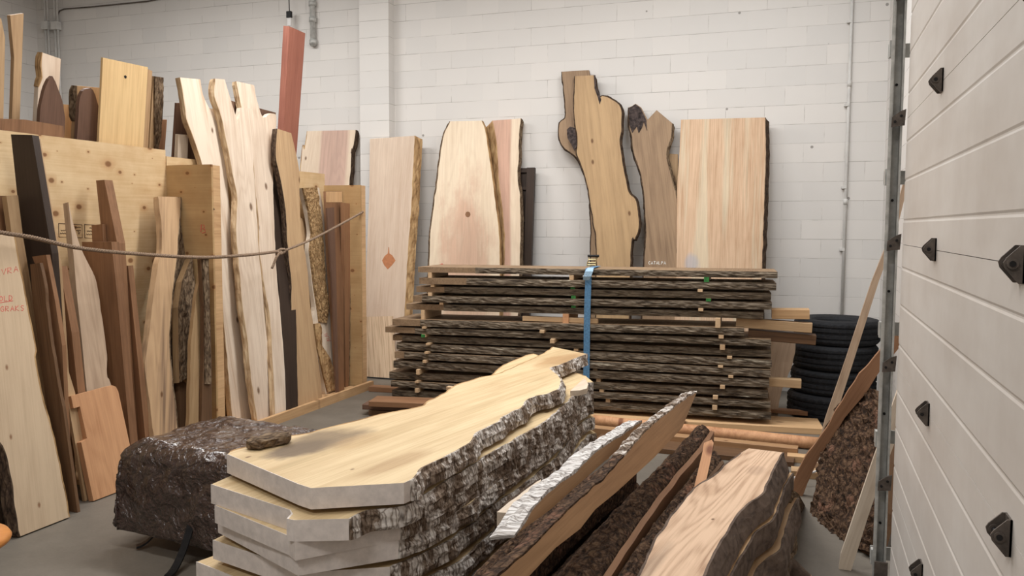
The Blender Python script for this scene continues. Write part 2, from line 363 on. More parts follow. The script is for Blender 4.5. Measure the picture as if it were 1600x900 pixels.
def core(name, label, cat, fr, p2, thick, mat, edges=(), group=None, jit=.004, step=.03, extra=None):
    """a sawn board: outline p2 in its own plane, z from 0 to -thick; edges = natural edges that carry bark"""
    N = len(p2)
    area = sum(p2[i][0]*p2[(i+1) % N][1]-p2[(i+1) % N][0]*p2[i][1] for i in range(N))
    edges = [dict(e) for e in edges]
    if area < 0:
        p2 = p2[::-1]
        for e in edges: e['r'] = (N-1-e['r'][1], N-1-e['r'][0])
    for e in edges:
        a, b = e['r']
        if a < 0: a += N; b += N
        e['r'] = (a, b)
    seg = {}
    for k, e in enumerate(edges):
        for i in range(*e['r']): seg[i % N] = (k, i)
    pts = []; tagk = []
    for i in range(N):
        p1 = Vector(p2[i]); q = Vector(p2[(i+1) % N])
        if i in seg and not edges[seg[i][0]].get('straight'):
            k, gi = seg[i]; a, b = edges[k]['r']
            p0 = Vector(p2[(gi-1) % N]) if gi > a else p1*2-q
            p3 = Vector(p2[(gi+2) % N]) if gi+2 <= b else q*2-p1
            n = max(1, int((q-p1).length/step))
            for j in range(n):
                t = j/n
                c = .5*((2*p1)+(q-p0)*t+(2*p0-5*p1+4*q-p3)*t*t+(3*p1-p0-3*q+p3)*t**3)
                if j or gi > a:
                    w = jit*noise.noise(Vector((c.x*9+len(label), c.y*9, 3.1)))*2
                    dn = (q-p1).normalized(); c = c + Vector((dn.y, -dn.x))*w
                pts.append(c); tagk.append(k)
        else:
            pts.append(p1); tagk.append(seg[i][0] if i in seg else -1)
    n = len(pts); nrm = []
    for i in range(n):
        t = pts[(i+1) % n]-pts[i-1]
        t = t.normalized() if t.length > 1e-9 else Vector((1, 0))
        nrm.append(Vector((t.y, -t.x)))
    fl = [(edges[tagk[i]].get('flare', 0) if tagk[i] >= 0 and tagk[i-1] == tagk[i] else 0) for i in range(n)]
    V = [(p.x, p.y, 0) for p in pts] + [((p+nn*f).x, (p+nn*f).y, -thick) for p, nn, f in zip(pts, nrm, fl)]
    Fc = [tuple(range(n)), tuple(range(n, 2*n))[::-1]] + [(i, n+i, n+(i+1) % n, (i+1) % n) for i in range(n)]
    has = any(e.get('mat') for e in edges) or extra
    if has:
        root = empty(name, fr, label, cat, group)
        link('board', V, Fc, mat, root, tri=True)
    else:
        root = tag(link(name, V, Fc, mat, None, fr, tri=True), label, cat, group)
    for k, e in enumerate(edges):
        if not e.get('mat'): continue
        idx = [i for i in range(n) if tagk[i] == k]
        # keep the run in order and close it with the point after
        st = [i for i in idx if tagk[i-1] != k]
        st = st[0] if st else idx[0]
        run = [(st+j) % n for j in range(len(idx)+1)]
        K = 6; Vb = []; Fb = []; bl = e.get('bulge', .012); rg = e.get('rg', .8)
        for j, i in enumerate(run):
            p = pts[i]; nn = nrm[i]; fmax = fl[i]
            if j == 0: d_ = (pts[run[1]]-p).normalized(); nn = Vector((d_.y, -d_.x))
            if j == len(run)-1: d_ = (p-pts[run[-2]]).normalized(); nn = Vector((d_.y, -d_.x))
            tp = min(1, .55+.45*min(j, len(run)-1-j)/2)
            for s_ in range(K+1):
                u = s_/K
                nz = .5+.5*noise.noise(Vector((p.x*17+k*5, p.y*17, u*3.5+k)))*1.6+.25*noise.noise(Vector((p.x*60, p.y*60, u*9)))
                b = (bl*(1-rg) + bl*rg*nz*1.5)*(.55+.45*math.sin(math.pi*min(1, max(0, u))))*tp
                q = p + nn*(fmax*u + b + .0015)
                Vb.append((q.x, q.y, -thick*u*(1.0)+(.0 if 0 < s_ < K else (.002 if s_ == 0 else -.002))))
            for s_ in (K, 0):
                u = s_/K; q = p + nn*(fmax*u - .004)
                Vb.append((q.x, q.y, -thick*u))
        R = K+3
        for j in range(len(run)-1):
            for s_ in range(R):
                Fb.append((j*R+s_, j*R+(s_+1) % R, (j+1)*R+(s_+1) % R, (j+1)*R+s_))
        Fb += [tuple(range(R)), tuple((len(run)-1)*R+s_ for s_ in range(R))]
        link(e.get('name', 'bark_edge'), Vb, Fb, e['mat'], root, tri=True)
    return root

def frame(origin, y, n):
    n = Vector(n).normalized(); y = Vector(y); y = (y-n*y.dot(n)).normalized(); x = y.cross(n)
    mw = Matrix((x, y, n)).transposed().to_4x4(); mw.translation = origin; return mw

def slab(name, label, cat, px, plane, thick, mat, edges=(), group=None, zf=None, ext=(), overlays=(), axis=None, text=(), jit=.004, step=.03):
    P = [Vector(q) if isinstance(q, Vector) else plane.hit(*q) for q in px]
    n = plane.n
    if zf is not None:
        zf = zf+thick*max(0, n.z)+.0005
        g = Vector((0, 0, -1)); g = (g-n*g.dot(n)).normalized()
        for i in ext:
            P[i] = P[i] + g*((P[i].z-zf)/(-g.z))
    c = sum(P, Vector())/len(P)
    if axis is None:
        u = Vector((0, 0, 1)) if abs(n.z) < .8 else Vector((0, 1, 0))
        u = (u-n*u.dot(n)).normalized(); w = u.cross(n)
        a = sum((p-c).dot(u)**2 for p in P); b = sum((p-c).dot(w)**2 for p in P); ab = sum((p-c).dot(u)*(p-c).dot(w) for p in P)
        th = .5*math.atan2(2*ab, a-b); axis = u*math.cos(th)+w*math.sin(th)
    lo = sorted(P, key=lambda p: p.z if abs(n.z) < .8 else p.y)[:2]
    org = (lo[0]+lo[1])/2
    fr = frame(org, axis, n); inv = fr.inverted()
    if callable(mat): mat = mat(lambda x, y: tuple((inv @ plane.hit(x, y))[:2]))
    p2 = [tuple((inv @ p)[:2]) for p in P]
    root = core(name, label, cat, fr, p2, thick, mat, edges, group, jit, step, extra=bool(overlays or text))
    for ov in overlays: overlay(root, fr, plane, **ov)
    for tx in text: lettering(root, fr, plane, **tx)
    return root
def overlay(root, fr, plane, name, px, mat, h=.012, rough=0., sub=0, label=None):
    """a raised patch on a board's face (bark left on, a stain, charring)"""
    inv = fr.inverted(); p2 = [inv @ plane.hit(*q) for q in px]
    bm = bmesh.new(); vs = [bm.verts.new((p.x, p.y, h)) for p in p2]; bm.faces.new(vs)
    bmesh.ops.triangulate(bm, faces=bm.faces[:], ngon_method='EAR_CLIP')
    for _ in range(sub):
        es = [e for e in bm.edges if e.calc_length() > .03]
        if es: bmesh.ops.subdivide_edges(bm, edges=es, cuts=1, use_grid_fill=True); bmesh.ops.triangulate(bm, faces=bm.faces[:])
    if rough:
        for v in bm.verts:
            v.co.z += rough*(noise.noise(v.co*28)+.6*noise.noise(v.co*70))
    bd = [e for e in bm.edges if e.is_boundary]
    r = bmesh.ops.extrude_edge_only(bm, edges=bd)
    for v in r['geom']:
        if isinstance(v, bmesh.types.BMVert): v.co.z = .0005
    bmesh.ops.recalc_face_normals(bm, faces=bm.faces)
    me = bpy.data.meshes.new(name); bm.to_mesh(me); bm.free(); me.materials.append(mat)
    o = bpy.data.objects.new(name, me); COL.objects.link(o); o.parent = root
    if label: o['label'] = label
    return o
GL = {'A': [[(0, 0), (.5, 1), (1, 0)], [(.2, .4), (.8, .4)]], 'B': [[(0, 0), (0, 1), (.7, .95), (.75, .6), (0, .5), (.9, .4), (.85, .05), (0, 0)]],
      'C': [[(.9, .85), (.5, 1), (.1, .7), (.1, .25), (.5, 0), (.9, .15)]], 'D': [[(0, 0), (0, 1), (.6, .9), (.9, .5), (.6, .08), (0, 0)]],
      'G': [[(.9, .85), (.5, 1), (.1, .7), (.1, .25), (.5, 0), (.9, .15), (.9, .5), (.55, .5)]], 'I': [[(.5, 0), (.5, 1)]],
      'K': [[(0, 0), (0, 1)], [(.8, 1), (0, .45), (.9, 0)]], 'L': [[(0, 1), (0, 0), (.8, .05)]], 'M': [[(0, 0), (.1, 1), (.5, .3), (.9, 1), (1, 0)]],
      'N': [[(0, 0), (0, 1), (.9, 0), (.9, 1)]], 'O': [[(.5, 1), (.1, .7), (.1, .3), (.5, 0), (.9, .3), (.9, .7), (.5, 1)]],
      'P': [[(0, 0), (0, 1), (.8, .9), (.8, .55), (0, .45)]], 'R': [[(0, 0), (0, 1), (.75, .92), (.75, .6), (0, .48), (.9, 0)]],
      'S': [[(.9, .9), (.4, 1), (.1, .75), (.5, .5), (.9, .3), (.6, 0), (.1, .1)]], 'T': [[(0, 1), (1, 1)], [(.5, 1), (.5, 0)]],
      'V': [[(0, 1), (.5, 0), (1, 1)]], 'W': [[(0, 1), (.25, 0), (.5, .8), (.75, 0), (1, 1)]], '-': [[(0, .5), (1, .5)]], 'E': [[(.9, 1), (0, 1), (0, 0), (.9, 0)], [(0, .5), (.7, .5)]]}
def lettering(root, fr, plane, name, word, p0, p1, hpx, mat, r=.0022, up=(0, -1)):
    inv = fr.inverted(); mb = MB(); k = len(word); wx = (p1[0]-p0[0])/k; wy = (p1[1]-p0[1])/k
    for i, ch in enumerate(word):
        for st in GL.get(ch, []):
            pts = []
            for a, b in st:
                x = p0[0]+wx*(i+.1+.72*a)+up[0]*hpx*b; y = p0[1]+wy*(i+.1+.72*a)+up[1]*hpx*b
                q = inv @ plane.hit(x, y); q.z = .0006; pts.append(q)
            mb.tube(pts, r, 5)
    for i in range(len(mb.v)):
        x, y, z = mb.v[i]; mb.v[i] = (x, y, .0002+max(0, z)*.35)
    o = mb.build(name, mat, root); o['label'] = 'hand-written ' + ('red' if mat == M['redink'] else 'white' if mat == M['chalk'] else 'black') + ' lettering'
    return o
def E(a, b, mat=None, flare=0., bulge=.012, **k): return dict(r=(a, b), mat=mat, flare=flare, bulge=bulge, **k)
def stick(name, label, cat, a, b, w, h, mat, group=None, up=(0, 0, 1)):
    """a straight sawn piece from a to b (centres of its ends)"""
    a = Vector(a); b = Vector(b); y = (b-a); L = y.length
    z = Vector(up); z = (z-y.normalized()*z.dot(y.normalized())).normalized()
    fr = frame(a, y, z); mb = MB(); c = min(w, h)*.06
    prof = [(-w/2+c, -h/2), (w/2-c, -h/2), (w/2, -h/2+c), (w/2, h/2-c), (w/2-c, h/2), (-w/2+c, h/2), (-w/2, h/2-c), (-w/2, -h/2+c)]
    v = [(x, yy, z_) for yy in (0, L) for x, z_ in prof]
    f = [tuple(range(8)), tuple(range(8, 16))[::-1]] + [(i, 8+i, 8+(i+1) % 8, (i+1) % 8) for i in range(8)]
    return tag(link(name, v, f, mat, None, fr), label, cat, group)

# ------------------------------------------------------------------ room
YB = 9.4521; XL = -10.7; XR = .76; YF = -4.; ZC = 5.6
def wall(name, quad, uv0=None):
    """quad: 3d corners; UV in metres so that the block courses run level"""
    o = link(name, quad, [(0, 1, 2, 3)], M['block']); me = o.data
    uvl = me.uv_layers.new(name='uv')
    horiz = 'x' if abs(quad[1][0]-quad[0][0]) > abs(quad[1][1]-quad[0][1]) else 'y'
    for lp in me.loops:
        c = me.vertices[lp.vertex_index].co
        u = c.x+.239 if horiz == 'x' else (c.y-YB)
        uvl.data[lp.index].uv = (u+40*.4064, c.z-.0286+2*.2032)
    o['kind'] = 'structure'; return o
fl = link('floor', [(XL, YF, 0), (XR, YF, 0), (XR, YB, 0), (XL, YB, 0)], [(0, 1, 2, 3)], M['floor']); fl['kind'] = 'structure'
ce = link('ceiling', [(XL, YF, ZC), (XL, YB, ZC), (XR, YB, ZC), (XR, YF, ZC)], [(0, 1, 2, 3)], M['conduit']); ce['kind'] = 'structure'
wall('wall_back', [(XL, YB, 0), (XR, YB, 0), (XR, YB, ZC), (XL, YB, ZC)])
wall('wall_left', [(XL, YF, 0), (XL, YB, 0), (XL, YB, ZC), (XL, YF, ZC)])
wall('wall_right', [(XR, YB, 0), (XR, YF, 0), (XR, YF, ZC), (XR, YB, ZC)])
wall('wall_front', [(XR, YF, 0), (XL, YF, 0), (XL, YF, ZC), (XR, YF, ZC)])
# pilaster: the block pier on the back wall
mb = MB(); mb.box(-5.275, -4.87, YB-.15, YB, 0, ZC)
o = mb.build('trim_1', M['block']); uvl = o.data.uv_layers.new(name='uv')
for pl in o.data.polygons:
    for li in pl.loop_indices:
        c = o.data.vertices[o.data.loops[li].vertex_index].co
        uvl.data[li].uv = ((c.x+5.275+.002 if abs(pl.normal.y) > .5 else c.y-YB+.15)+40*.4064, c.z-.0286+2*.2032)
# (a pier one block wide shows no upright joints: every course starts at its corner)
for pl in o.data.polygons:
    if abs(pl.normal.y) > .5:
        for li in pl.loop_indices:
            u = uvl.data[li].uv; uvl.data[li].uv = (40*.4064+.006+(u[0]-40*.4064)*.47+.0, u[1])
o['kind'] = 'structure'

# ------------------------------------------------------------------ overhead door
XD = .395
door = empty('door_1', (XD, 3.9, 0)); door['kind'] = 'structure'
lines = [0, .12, .65, 1.18, 1.71, 2.24, 2.77, 3.30]
for a, b in zip(lines[:-1], lines[1:]):
    prof = [(0, a+.0005)]
    if b-a > .3:
        for g in (.10, .27, .43): prof += [(0, a+g-.008), (.0022, a+g-.002), (.0022, a+g+.002), (0, a+g+.008)]
    prof += [(0, b-.0015), (.008, b-.0015), (.045, b), (.045, a), (.008, a)]
    n = len(prof); v = [(x, y, z) for y in (3.9-3.9, -4.6) for x, z in prof]
    f = [tuple(range(n)), tuple(range(n, 2*n))[::-1]] + [(i, n+i, n+(i+1) % n, (i+1) % n) for i in range(n)]
    link('door_section', v, f, M['door'], door, tri=True)
def hinge(y, z):
    mb = MB()
    for dy in (0, .045):
        tri = [(-.0, -.037), (-.010, -.037), (-.034, -.008), (-.037, .003), (-.032, .012), (-.009, .036), (0, .036)]
        mb2 = MB().prism(tri, 0, .004)
        mb.add([(x, dy+zz, y2) for x, y2, zz in mb2.v], mb2.f)
        ring = [(-.022+.0105*math.cos(t), .0105*math.sin(t)+.001) for t in [k*math.pi/7 for k in range(14)]]
        r2 = MB().prism(ring, -.004, .006); mb.add([(x, dy+zz, y2) for x, y2, zz in r2.v], r2.f)
    mb.box(-.004, 0, 0, .049, -.036, .036)
    h = mb.build('door_hinge', M['darkmetal'], door, Matrix.Translation((XD, y, z)))
    MB().tube([(-.022, -.006, .001), (-.022, .053, .001)], .0058, 10).build('hinge_pin', M['black'], h)
    return h
for y in (2.93, 1.80, .67):
    for z in lines[2:-1]: hinge(y, z+.002)
# vertical track, standing clear of the door edge
tr = empty('door_track', (.36, 4.0, 0), 'galvanised steel track upright beside the left edge of the white overhead door', 'door track')
mb = MB()
mb.box(-.020, -.016, -.03, .03, 0, 3.4); mb.box(-.016, .020, .026, .03, 0, 3.4); mb.box(.016, .020, -.03, .03, 0, 3.4)
mb.box(-.030, -.020, -.032, -.026, 0, 3.4); mb.box(.020, .024, -.032, -.026, 0, 3.4)
mb.build('channel', M['zinc'], tr)
for z in (.3, .84, 1.33, 2.0, 2.55, 3.0):
    b = MB(); b.box(-.036, -.02, -.015, .02, z-.035, z+.035); b.box(-.036, .39, .05, .056, z-.03, z+.03); b.build('wall_bracket', M['zinc'], tr)
for z in (.45, .95, 1.5, 1.9, 2.4, 2.8):
    MB().tube([(0, .028, z), (0, .020, z)], .006, 10).build('bolt_hole', M['black'], tr)
for z in lines[2:-1]:
    b = MB().prism([(-.022, -.03), (.03, -.024), (.034, .045), (.01, .035), (-.02, .012)], -.06, -.05)
    o = MB().add([(x, zz, z+y) for x, y, zz in b.v], b.f).build('roller_bracket', M['darkmetal'], tr)
    for (dx, dz) in ((-.008, -.008), (.016, .016)):
        MB().tube([(dx, -.063, z+dz), (dx, -.058, z+dz)], .006, 10).build('bolt', M['black'], o)
b = MB(); b.box(-.03, .03, -.06, .05, .0, .012); b.box(-.025, .03, -.065, -.055, .02, .30); b.build('bottom_bracket', M['darkmetal'], tr)

# ------------------------------------------------------------------ pipes and wires on the back wall
def pipe(name, label, cat, pts, r, mat, straps=(), coup=()):
    root = empty(name, Vector(pts[-1]), label, cat); o = Vector(pts[-1])
    MB().tube([Vector(p)-o for p in pts], r, 12).build('pipe', mat, root, smooth=True)
    for p in straps:
        p = Vector(p)-o; b = MB(); b.box(p.x-.045, p.x+r*.4, p.y-r-.004, p.y+r+.006, p.z-.012, p.z+.012); b.build('strap', mat, root)
    for p in coup:
        p = Vector(p)-o; MB().tube([p+Vector((0, 0, -.03)), p+Vector((0, 0, .03))], r*1.35, 12).build('coupling', mat, root, smooth=True)
    return root
pipe('conduit', 'white painted conduit running down the back wall to the right of the wide pale slab', 'pipe',
     [(.396, YB-.02, 5.5), (.396, YB-.02, .02)], .016, M['conduit'], [(.396, YB-.02, z) for z in (3.05, 2.2, 1.55, 3.9)], [(.396, YB-.02, 3.27), (.396, YB-.02, 2.05)])
pipe('conduit', 'short grey conduit stub ending high on the back wall beside the red beam', 'pipe',
     [(-6.016, YB-.04, 5.5), (-6.005, YB-.04, 4.07)], .036, M['zinc'], (), [(-6.008, YB-.04, 4.6), (-6.006, YB-.04, 4.4), (-6.005, YB-.04, 4.12)])
r_ = empty('hanging_cable', (-6.3, YB-.12, 4.45), 'thin dark cable hanging with a small black plug above the red beam', 'cable')
MB().tube([(-.02, 0, 1.1), (0, 0, .06)], .006, 6).build('cord', M['black'], r_)
MB().box(-.035, .03, -.02, .02, -.02, .06).build('plug', M['black'], r_)
MB().box(-.03, .025, -.008, .008, -.12, -.02).build('tag', M['whitetag'], r_)
for i, (px, lab) in enumerate(((71, 'left'), (86, 'right'))):
    b = at_y(px, 40, YB-.08)
    r_ = empty('conduit_box', b, ('left' if i == 0 else 'right')+' one of two small grey junction boxes with conduits in the far left corner', 'junction box', 'junction boxes in the corner')
    MB().box(-.055, .055, -.03, .06, -.055, .055).build('box', M['conduit'], r_)
    for dx in (-.025, .03):
        MB().tube([(dx, .02, -.05), (dx+.02, .02, -1.6)], .014, 8).build('pipe', M['conduit'], r_, smooth=True)
        MB().tube([(dx, .02, .05), (dx, .02, 1.0)], .012, 8).build('pipe', M['conduit'], r_, smooth=True)
pts = [at_y(x, y, YB-.02) for x, y in ((90, 36), (90, 24), (93, 17), (100, 14), (140, 11), (190, 6), (230, 2), (262, -4), (420, -30))]
tag(MB().tube(pts, .009, 8).build('wall_wire', M['darkmetal'], smooth=True), 'thin dark wire curving from a corner junction box along the back wall', 'wire')

# ------------------------------------------------------------------ the plywood rack on the left
rk = empty('plywood_rack', (-4.7, 5.8, 0), 'knotty plywood lumber rack along the left with two upright dividers and a low rail', 'rack')
XP = -4.95
def rmw(x, y, z): return Matrix.Translation((x, y, z))
Rv = Matrix.Rotation(math.radians(90), 4, 'X')
# back panels: grain runs along the wall -> local y along world Y
def panel(name, y0, y1, z0, z1, x, t, mat, par=rk):
    o = MB().box(-t, 0, y0, y1, z0, z1).build(name, mat, par); o.matrix_world = Matrix.Translation((x, 0, 0)); return o
panel('back_panel', 2.6, 5.55, .0, 2.39, XP, .018, M['ply'])
panel('back_panel', 5.56, 7.95, .0, 2.34, XP, .018, M['ply'])
def divider(y, z1):
    o = MB().box(0, .45, 0, .019, 0, z1).build('divider', M['plyd'], rk); o.matrix_world = Matrix.Translation((XP, y, 0))
    o = MB().box(0, .036, -.002, .085, 0, z1-.005).build('post', M['pine'], rk); o.matrix_world = Matrix.Translation((XP+.414, y+.02, 0)); return o
dv1 = divider(5.55, 2.265); dv2 = divider(7.93, 2.215)
MB().box(-4.95, -4.42, 4.3, 5.54, 0, .035).build('base_board', M['pine'], rk).matrix_world = Matrix()
MB().box(-4.95, -4.45, 5.6, 7.9, 0, .035).build('base_board', M['pine'], rk).matrix_world = Matrix()
MB().box(-4.45, -4.41, 5.62, 8.02, 0, .085).build('rail', M['pine'], rk).matrix_world = Matrix()
MB().box(-4.42, -4.38, 4.3, 5.6, 0, .085).build('rail', M['pine'], rk).matrix_world = Matrix()
# stamps on the panel and the red letter on the divider
pp = Plane((XP, 0, 0), (1, 0, 0)); mb = MB()
def strokes(plane, lst, r, n, mat, par, lab):
    mb = MB()
    for st in lst: mb.tube([plane.hit(*q)+plane.n*.0008 for q in st], r, 5)
    o = mb.build(n, mat, par); o.matrix_world = Matrix(); o['label'] = lab; return o
bx = lambda x0, y0, x1, y1: [(x0, y0), (x1, y0+1), (x1+.5, y1+1), (x0+.5, y1), (x0, y0)]
sq = lambda x0, x1, y: [(x0+(x1-x0)*k/7, y+(.7 if k % 2 else -.7)) for k in range(8)]
strokes(pp, [bx(91.5, 349, 109, 370), bx(111, 350, 128, 370.5), bx(132, 350.5, 148, 371.5), [(82, 349), (84, 349), (84.5, 362)],
             sq(95, 107, 360), sq(94, 106, 364.5), sq(117, 126, 355), sq(119, 126, 360), [(122, 361), (123, 366), (125, 362)], sq(136, 146, 361), sq(135, 147, 366), sq(140, 146, 356)],
        .0022, 'stamp', M['ink'], rk, 'black inked stamp boxes')
pd = Plane((0, 5.55, 0), (0, 1, 0))
strokes(pd, [[(314, 363), (314.5, 351), (319, 352), (319.5, 356), (316, 357), (320.5, 359), (321, 363), (316, 364)]], .003, 'lettering', M['redink'], rk, 'red letter B')
pf = Plane((0, 5.548+.02-.002, 0), (0, 1, 0))
strokes(pf, [[(330.5, 323), (328, 323.5), (328.5, 328.5), (331, 328.5)], [(328.5, 326), (330.5, 326)], [(334, 325), (335.5, 328), (333, 327)]], .0025, 'mark', M['ink'], rk, 'small black mark')

# ------------------------------------------------------------------ boards standing behind the rack
def PB(k): return lean_x(-5.36-.075*k, -5.03-.075*k, 2.45)
GB = 'boards standing behind the plywood rack'
slab('plank', 'tall brown plank cut off by the left picture edge, standing behind the plywood', 'plank',
     [(-40, 190), (-40, 20), (2, 29), (8, 60), (26, 190)], PB(1), .03, M['tan'], (), GB, 0, (0, 4))
slab('plank', 'tall brown plank second from the far left, standing behind the plywood', 'plank',
     [(33, 188), (22, 90), (16, 24), (37, 21), (44, 190)], PB(2.5), .03, M['tan'], (), GB, 0, (0, 4))
slab('plank', 'long brown plank lying level behind the top edge of the plywood at far left', 'plank',
     [(-30, 230), (-30, 184), (40, 187), (99, 197), (101, 222), (101, 240)], lean_x(-5.2, -4.99, 2.45), .02, M['brown'], (), GB, 0, (0, 5))
slab('live_edge_board', 'short pale board with one ragged edge below the corner junction boxes', 'board',
     [(58, 240), (60, 136), (66, 121), (64, 104), (66, 82), (95, 92), (95, 240)], PB(5.3), .04, M['pale'], [E(1, 4, M['barkt'], .01, .012)], GB, 0, (0, 6))
slab('pointed_board', 'dark brown board with a pointed top behind the plywood', 'board',
     [(61, 230), (63, 172), (67, 150), (77, 124), (82, 119), (87, 128), (97, 158), (102, 185), (102, 230)], PB(.9), .03, M['umber'], [E(1, 7)], GB, 0, (0, 8))
slab('board', 'light board top between the pointed and the rounded dark boards', 'board',
     [(98, 230), (100, 163), (118, 165), (121, 230)], PB(4.4), .03, M['pine'], (), GB, 0, (0, 3))
slab('rounded_board', 'dark brown board with a rounded top left of the wide ridged board', 'board',
     [(121, 240), (123, 175), (126, 149), (134, 139), (142, 138), (149, 149), (156, 175), (163, 240)], PB(.8), .03, M['umber'], [E(1, 6)], GB, 0, (0, 7))
slab('bark_edged_board', 'light board with bark edges half hidden behind the rounded dark board', 'board',
     [(121, 230), (119, 190), (120, 134), (156, 137), (162, 190), (161, 230)], PB(2.5), .045, M['tan'], [E(1, 2, M['bark'], .02, .012), E(3, 4, M['bark'], .02, .012)], GB, 0, (0, 5))
rb = slab('ridged_board', 'wide cream board with a small hole near its slanted top, behind the plywood', 'board',
     [(162, 250), (161, 90), (231, 105), (232, 250)], PB(0), .02, wood('ridged_cream_wood', (220, 188, 138), (198, 160, 112), .2, .6), (), GB, 0, (0, 3),
     overlays=[dict(name='knot_hole', px=[(193.5, 118.5), (196, 117.5), (198, 119.5), (197, 123), (194.5, 122)], mat=M['black'], h=.0012)])
slab('narrow_board', 'narrow cream board edge just right of the wide ridged board', 'board',
     [(229, 250), (231, 108), (238, 111), (239, 250)], PB(1.3), .045, M['tan'], (), GB, 0, (0, 3))
slab('bark_slab', 'short slab with grey cracked bark face beside the wide ridged board', 'slab',
     [(240, 250), (240, 119), (254, 121), (254, 160), (251, 200), (246, 235), (246, 250)], PB(2.8), .04, M['tan'], [E(3, 5)], GB, 0, (0, 6),
     overlays=[dict(name='bark_face', px=[(240, 240), (240, 119), (254, 121), (254, 160), (251, 200), (246, 238)], mat=M['bark'], h=.012, rough=.008, sub=3)])
slab('offcut', 'small brown board end right of the short grey-barked slab', 'board', [(249, 250), (250, 187), (261, 187), (259, 250)], PB(4.5), .03, M['brown'], (), GB, 0, (0, 3))
slab('dark_panel', 'dark brown flat board behind the left forked pale slab', 'board', [(273, 300), (276, 161), (292, 161), (330, 170), (330, 300)], PB(.8), .02, M['umber'], (), GB, 0, (0, 4))
slab('dark_panel', 'dark brown flat board showing between the tops of the three tall pale slabs', 'board', [(350, 300), (356, 156), (431, 176), (432, 300)], PB(.5), .02, M['umber'], (), GB, 0, (0, 3))
slab('light_post', 'short light post left of the tall pale slabs, behind the divider', 'post', [(288, 300), (279, 210), (294, 211), (312, 300)], PB(-.25), .035, M['pale2'], (), GB, 0, (0, 3))
slab('red_beam', 'tall dull red beam standing behind the rack, the tallest piece on the left', 'beam',
     [(459, 330), (464, 232), (477, 52), (452, 41), (443, 200), (438, 330)], lean_x(-5.5, -5.16, 2.45), .07, M['red'], (), None, 0, (0, 5))
slab('pink_slab', 'pink-hearted slab with cream edges leaning on the back wall behind the rack', 'slab',
     [(468, 300), (470, 258), (476, 232), (480, 205), (556, 203), (553, 225), (549, 240), (548, 262), (543, 300)], lean_y(9.0, 9.33, 2.9), .05, M['pink'],
     [E(0, 3, M['barkt'], .012, .01), E(4, 8, M['barkd'], .02, .008)], 'slabs leaning on the back wall', 0, (0, 8))

# ------------------------------------------------------------------ tall slabs in the right bay of the rack
def LX(px, Xt, zt=2.3, zf=.04):
    f = at_z(px[0], px[1], zf); return lean_x(f.x+(f.x-Xt)/(zt-zf)*zf, Xt, zt)
GS = 'tall slabs in the right bay of the rack'
BT = M['edge']
slab('live_edge_slab', 'leftmost of the tall pale slabs, with a step cut out of its right shoulder', 'slab',
     [(363, 655), (352, 530), (343, 430), (335, 360), (325, 300), (316, 259), (312, 244), (300, 209), (291, 185), (289, 167), (285, 140), (281, 121),
      (313, 124), (317, 148), (327, 169), (337, 172), (345, 200), (353, 265), (360, 339), (361, 365), (366, 410), (374, 487), (387, 575), (397, 656)],
     LX((385, 656), -4.88), .045, M['whitewood'], [E(0, 11, BT, .0, .006), E(12, 23, None, .012)], GS, .035, (0, 23))
slab('live_edge_slab', 'second tall pale slab, forked at the top with a lower right prong', 'slab',
     [(402, 656), (392, 590), (386, 527), (379, 480), (373, 413), (369, 362), (370, 309), (363, 270), (356, 231), (345, 180), (335, 150), (336, 123),
      (351, 124), (359, 151), (368, 180), (372, 193), (376, 168), (393, 170), (395, 220), (397, 275), (399, 307), (401, 339), (404, 389), (410, 453), (414, 500), (421, 570), (428, 654)],
     LX((415, 655), -4.80), .045, M['pale'], [E(0, 11, BT, .012, .008), E(17, 26, None, .012)], GS, .035, (0, 26))
slab('live_edge_slab', 'third tall pale slab, a hooked notch cut near its top right', 'slab',
     [(430, 653), (426, 570), (422, 500), (414, 453), (405, 389), (404, 340), (399, 300), (395, 240), (386, 200), (377, 167), (369, 127),
      (397, 133), (399, 145), (404, 167), (411, 184), (416, 183), (419, 179), (431, 179), (431, 199), (427, 222), (427, 300), (429, 360), (432, 420), (440, 511), (448, 600), (453, 647)],
     LX((442, 650), -4.85), .04, M['pale'], [E(0, 10, BT, .012, .007), E(11, 25, None, .012)], GS, .035, (0, 25))
slab('dark_slab', 'dark-stained slab edge in the gap left of the tan slab', 'slab',
     [(450, 650), (448, 600), (440, 500), (432, 400), (428, 300), (429, 206), (436, 203), (447, 290), (456, 370), (462, 470), (464, 560), (466, 642)],
     LX((457, 646), -4.89), .04, M['ebony'], [E(0, 5), E(6, 11)], GS, .035, (0, 11))
slab('live_edge_slab', 'smooth tan slab with wavy edges, right of the dark gap', 'slab',
     [(459, 641), (459, 607), (455, 540), (455, 447), (452, 413), (448, 368), (446, 328), (439, 285), (436, 270), (431, 244), (433, 201),
      (455, 208), (464, 247), (468, 276), (468, 288), (469, 333), (473, 373), (479, 413), (484, 467), (489, 505), (500, 588), (504, 623)],
     LX((480, 632), -4.76), .05, M['tan'], [E(0, 10, M['barkd'], .0, .008), E(11, 21, None, .012)], GS, .035, (0, 21))
slab('board', 'plain tan board between the tan slab and the gold-barked slab', 'board',
     [(486, 618), (475, 480), (470, 341), (482, 341), (489, 440), (502, 618)], LX((494, 618), -4.91), .03, M['tan'], (), GS, .035, (0, 5))
